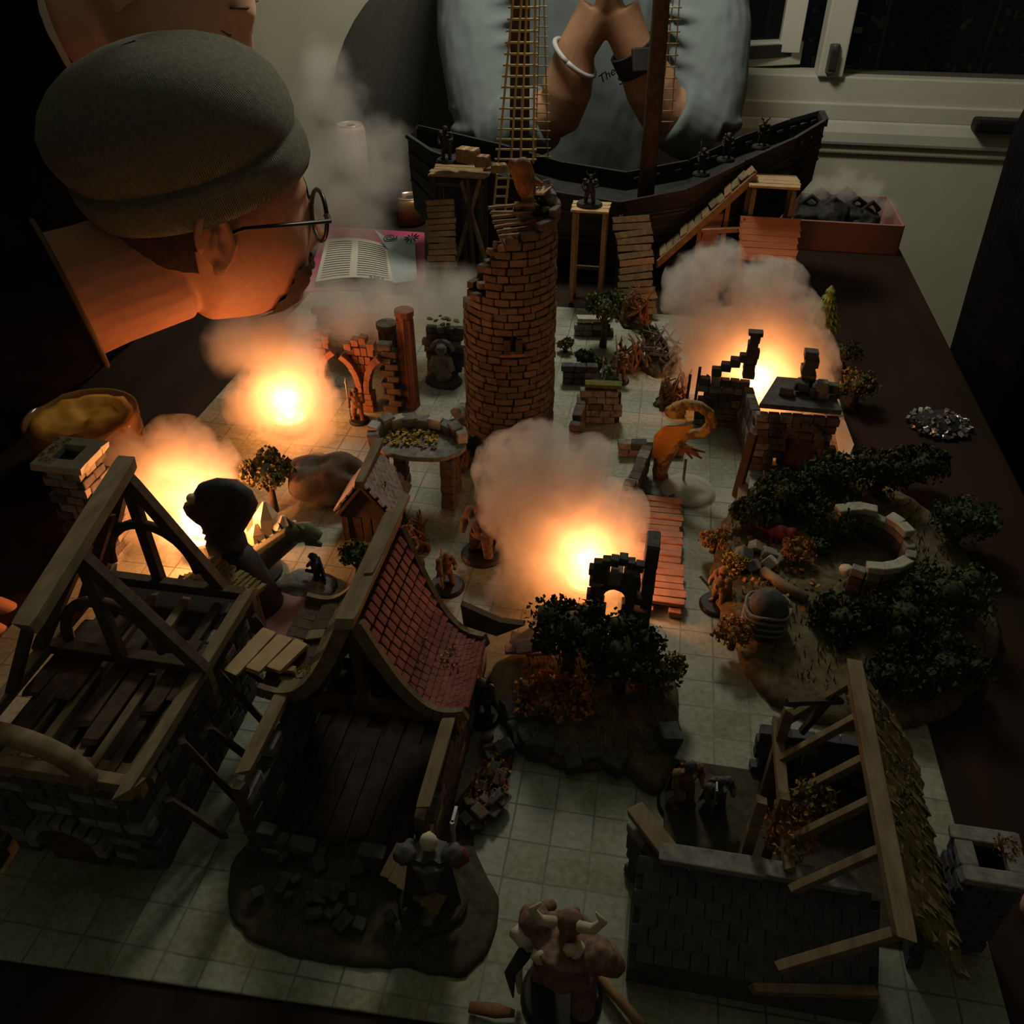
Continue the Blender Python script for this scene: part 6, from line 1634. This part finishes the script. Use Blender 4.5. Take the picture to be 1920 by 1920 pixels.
# ================================================================ glowing cotton smoke and breath
def cloud(name, label, cat, balls, dens, nscale, amp, edge, col=(0.95, 0.93, 0.9), aniso=0.0, group=None, voxel=4, squash=(1, 1, 1), absorb=None, bias=0.0, dist=0.0):
    b = B()
    for c, r in balls: b.ico(c, r, 2)
    for p_ in b.v: p_.z = max(p_.z, MH + 1.5)      # the wool lies on the mat
    c0 = sum((V(c) for c, r in balls), V(0, 0, 0)) / len(balls); zmin = min(c[2] - r for c, r in balls)
    org = V(c0.x, c0.y, zmin)
    m = bpy.data.materials.new(name + '_fibre'); m.use_nodes = True
    nt = m.node_tree; N = nt.nodes; L = nt.links; N.clear()
    out = N.new('ShaderNodeOutputMaterial'); vol = N.new('ShaderNodeVolumePrincipled')
    vol.inputs['Color'].default_value = (*col, 1); vol.inputs['Anisotropy'].default_value = aniso
    L.new(vol.outputs[0], out.inputs['Volume'])
    geo = N.new('ShaderNodeNewGeometry')
    nd = N.new('ShaderNodeTexNoise'); nd.inputs['Scale'].default_value = nscale; nd.inputs['Detail'].default_value = 3; nd.inputs['Roughness'].default_value = 0.6; nd.inputs['Distortion'].default_value = dist
    mp = N.new('ShaderNodeMapping'); mp.inputs['Scale'].default_value = squash
    L.new(geo.outputs['Position'], mp.inputs[0]); L.new(mp.outputs[0], nd.inputs['Vector'])
    cur = None
    for c, r in balls:
        d = N.new('ShaderNodeVectorMath'); d.operation = 'DISTANCE'; L.new(geo.outputs['Position'], d.inputs[0]); d.inputs[1].default_value = wpos(c)
        mr = N.new('ShaderNodeMapRange'); mr.inputs['From Min'].default_value = r * S; mr.inputs['From Max'].default_value = 0.0
        L.new(d.outputs['Value'], mr.inputs['Value'])
        if cur is None: cur = mr.outputs[0]
        else:
            mx = N.new('ShaderNodeMath'); mx.operation = 'MAXIMUM'; L.new(cur, mx.inputs[0]); L.new(mr.outputs[0], mx.inputs[1]); cur = mx.outputs[0]
    na = N.new('ShaderNodeMath'); na.operation = 'MULTIPLY_ADD'; L.new(nd.outputs['Fac'], na.inputs[0]); na.inputs[1].default_value = amp; na.inputs[2].default_value = -amp * 0.5 + bias
    ad = N.new('ShaderNodeMath'); ad.operation = 'ADD'; L.new(cur, ad.inputs[0]); L.new(na.outputs[0], ad.inputs[1])
    ms = N.new('ShaderNodeMapRange'); ms.interpolation_type = 'SMOOTHSTEP'; ms.inputs['From Min'].default_value = 0.04; ms.inputs['From Max'].default_value = 0.04 + edge; ms.inputs['To Max'].default_value = dens
    L.new(ad.outputs[0], ms.inputs['Value']); L.new(ms.outputs[0], vol.inputs['Density'])
    MATS[m.name] = m
    o = solo(name, b, m.name, label, cat, org, group=group, smooth=True, voxel=voxel)
    return o

def tealight(p, power, label, r=6.0):
    """battery tea light: white cup, glowing flame bulb"""
    t = Th('led_tea_light', label, 'tea light', (p.x, p.y, MH), 'battery tea lights glowing inside the cotton smoke')
    q = B(); q.lathe([(17, MH), (18, MH + 2), (18, MH + 13), (16.5, MH + 15), (8, MH + 13)], (p.x, p.y, 0), 24); t.part('cup', q, 'card_white', smooth=False)
    q = B(); q.lathe([(2.5, MH + 13), (r, MH + 18), (r * .9, MH + 24), (r * .4, MH + 31), (.3, MH + 35)], (p.x, p.y, 0), 16); t.part('flame_bulb', q, 'led_flame', smooth=True)
    l = bpy.data.lights.new('tea_light_glow', 'POINT'); l.energy = power; l.color = (1.0, 0.32, 0.095); l.shadow_soft_size = 0.009
    o = bpy.data.objects.new('tea_light_glow', l); COL.objects.link(o); o.parent = t.o; o.location = (0, 0, 0.036)
    return t
MATS['led_flame'].node_tree.nodes['Principled BSDF'].inputs['Emission Strength'].default_value = 14
GC = 'cotton wool smoke plumes'
f1 = G(548, 806, 0); f2 = G(386, 1030, 0); f3 = G(1098, 1112, 0); f4 = G(1408, 768, 0)
tealight(f1, 1.2, 'battery tea light glowing under the leaning person')
tealight(f2, 1.2, 'battery tea light glowing behind the timber frame house')
tealight(f3, 1.15, 'battery tea light glowing behind the small central arch')
tealight(f4, 1.8, 'battery tea light glowing behind the ruined wall near the staircase')
def P(px, py, Y): 
    q = AY(px, py, Y); return (q.x, q.y, q.z)
y = f1.y
cloud('cotton_smoke', 'round orange lit cotton smoke puff under the leaning person', 'cotton wool', [(P(530, 762, y), 48), (P(545, 700, y + 4), 42), (P(580, 750, y - 4), 36), (P(480, 760, y), 38), (P(520, 655, y + 12), 30), (P(540, 800, y - 16), 34), (P(590, 815, y - 20), 26)], 32, 60, 1.3, 0.4, group=GC, bias=.06)
y = f2.y + 18
cloud('cotton_smoke', 'tall pale cotton smoke plume behind the timber frame house', 'cotton wool', [(P(370, 1000, y), 52), (P(300, 980, y + 5), 48), (P(250, 940, y + 8), 42), (P(300, 900, y + 10), 44), (P(340, 850, y + 10), 36), (P(390, 870, y + 8), 30), (P(260, 870, y + 10), 36), (P(320, 825, y + 10), 24), (P(310, 1040, y - 4), 36), (P(225, 1000, y + 5), 34)], 42, 52, 1.9, 0.4, group=GC, bias=.06)
y = f3.y
cloud('cotton_smoke', 'large billowing cotton smoke plume rising beside the plank bridge', 'cotton wool', [(P(1085, 1060, y), 50), (P(1040, 1080, y), 44), (P(1130, 1010, y + 6), 40), (P(1020, 990, y + 6), 40), (P(970, 940, y + 10), 38), (P(960, 880, y + 12), 34), (P(1010, 850, y + 12), 30), (P(1050, 900, y + 10), 38), (P(1110, 855, y + 14), 20), (P(1150, 960, y + 6), 30), (P(1175, 975, y + 4), 20), (P(1000, 1050, y), 36), (P(960, 1120, y - 10), 30), (P(905, 1145, y - 14), 22), (P(1090, 960, y + 6), 32)], 46, 50, 2.0, 0.36, group=GC, bias=.06)
y = f4.y
cloud('cotton_smoke', 'swirling cotton smoke plume behind the ruined wall near the staircase', 'cotton wool', [(P(1400, 700, y + 4), 50), (P(1330, 650, y + 10), 46), (P(1310, 610, y + 14), 40), (P(1400, 620, y + 12), 48), (P(1300, 530, y + 24), 36), (P(1345, 500, y + 28), 34), (P(1290, 560, y + 22), 32), (P(1420, 550, y + 22), 42), (P(1470, 600, y + 16), 44), (P(1500, 670, y + 4), 42), (P(1520, 700, y), 34), (P(1460, 540, y + 24), 34), (P(1310, 690, y + 4), 32), (P(1440, 740, y - 6), 36)], 42, 44, 2.2, 0.4, group=GC, bias=.06)
# grey vapour blown across the table and hanging by the wall
cloud('breath_vapour', 'pale vapour stream blown from the leaning mouth toward the brick tower', 'vapour', [(P(560, 545, 800), 26), (P(620, 560, 850), 46), (P(700, 570, 880), 56), (P(790, 570, 900), 58), (P(860, 560, 920), 50), (P(650, 600, 830), 44), (P(740, 600, 850), 46), (P(540, 640, 780), 60), (P(460, 650, 770), 50)], 36, 26, 1.1, 0.7, voxel=6, bias=-.05)
cloud('wall_vapour', 'grey wispy vapour cloud hanging in front of the can by the wall', 'vapour', [(P(625, 190, 1350), 70), (P(640, 290, 1330), 95), (P(700, 330, 1300), 85), (P(640, 390, 1280), 95), (P(720, 270, 1330), 60), (P(610, 130, 1360), 55), (P(600, 440, 1240), 70), (P(690, 420, 1250), 60), (P(590, 330, 1280), 70)], 12, 20, 1.3, 0.7, voxel=8, bias=-.08)
cloud('white_fluff', 'wispy white fluff lying on the pink storage box', 'cotton wool', [((235, 1455, 70), 34), ((280, 1470, 72), 40), ((320, 1465, 66), 36), ((345, 1440, 52), 24), ((212, 1470, 84), 30)], 22, 50, 1.3, .5, voxel=6, bias=-.12)
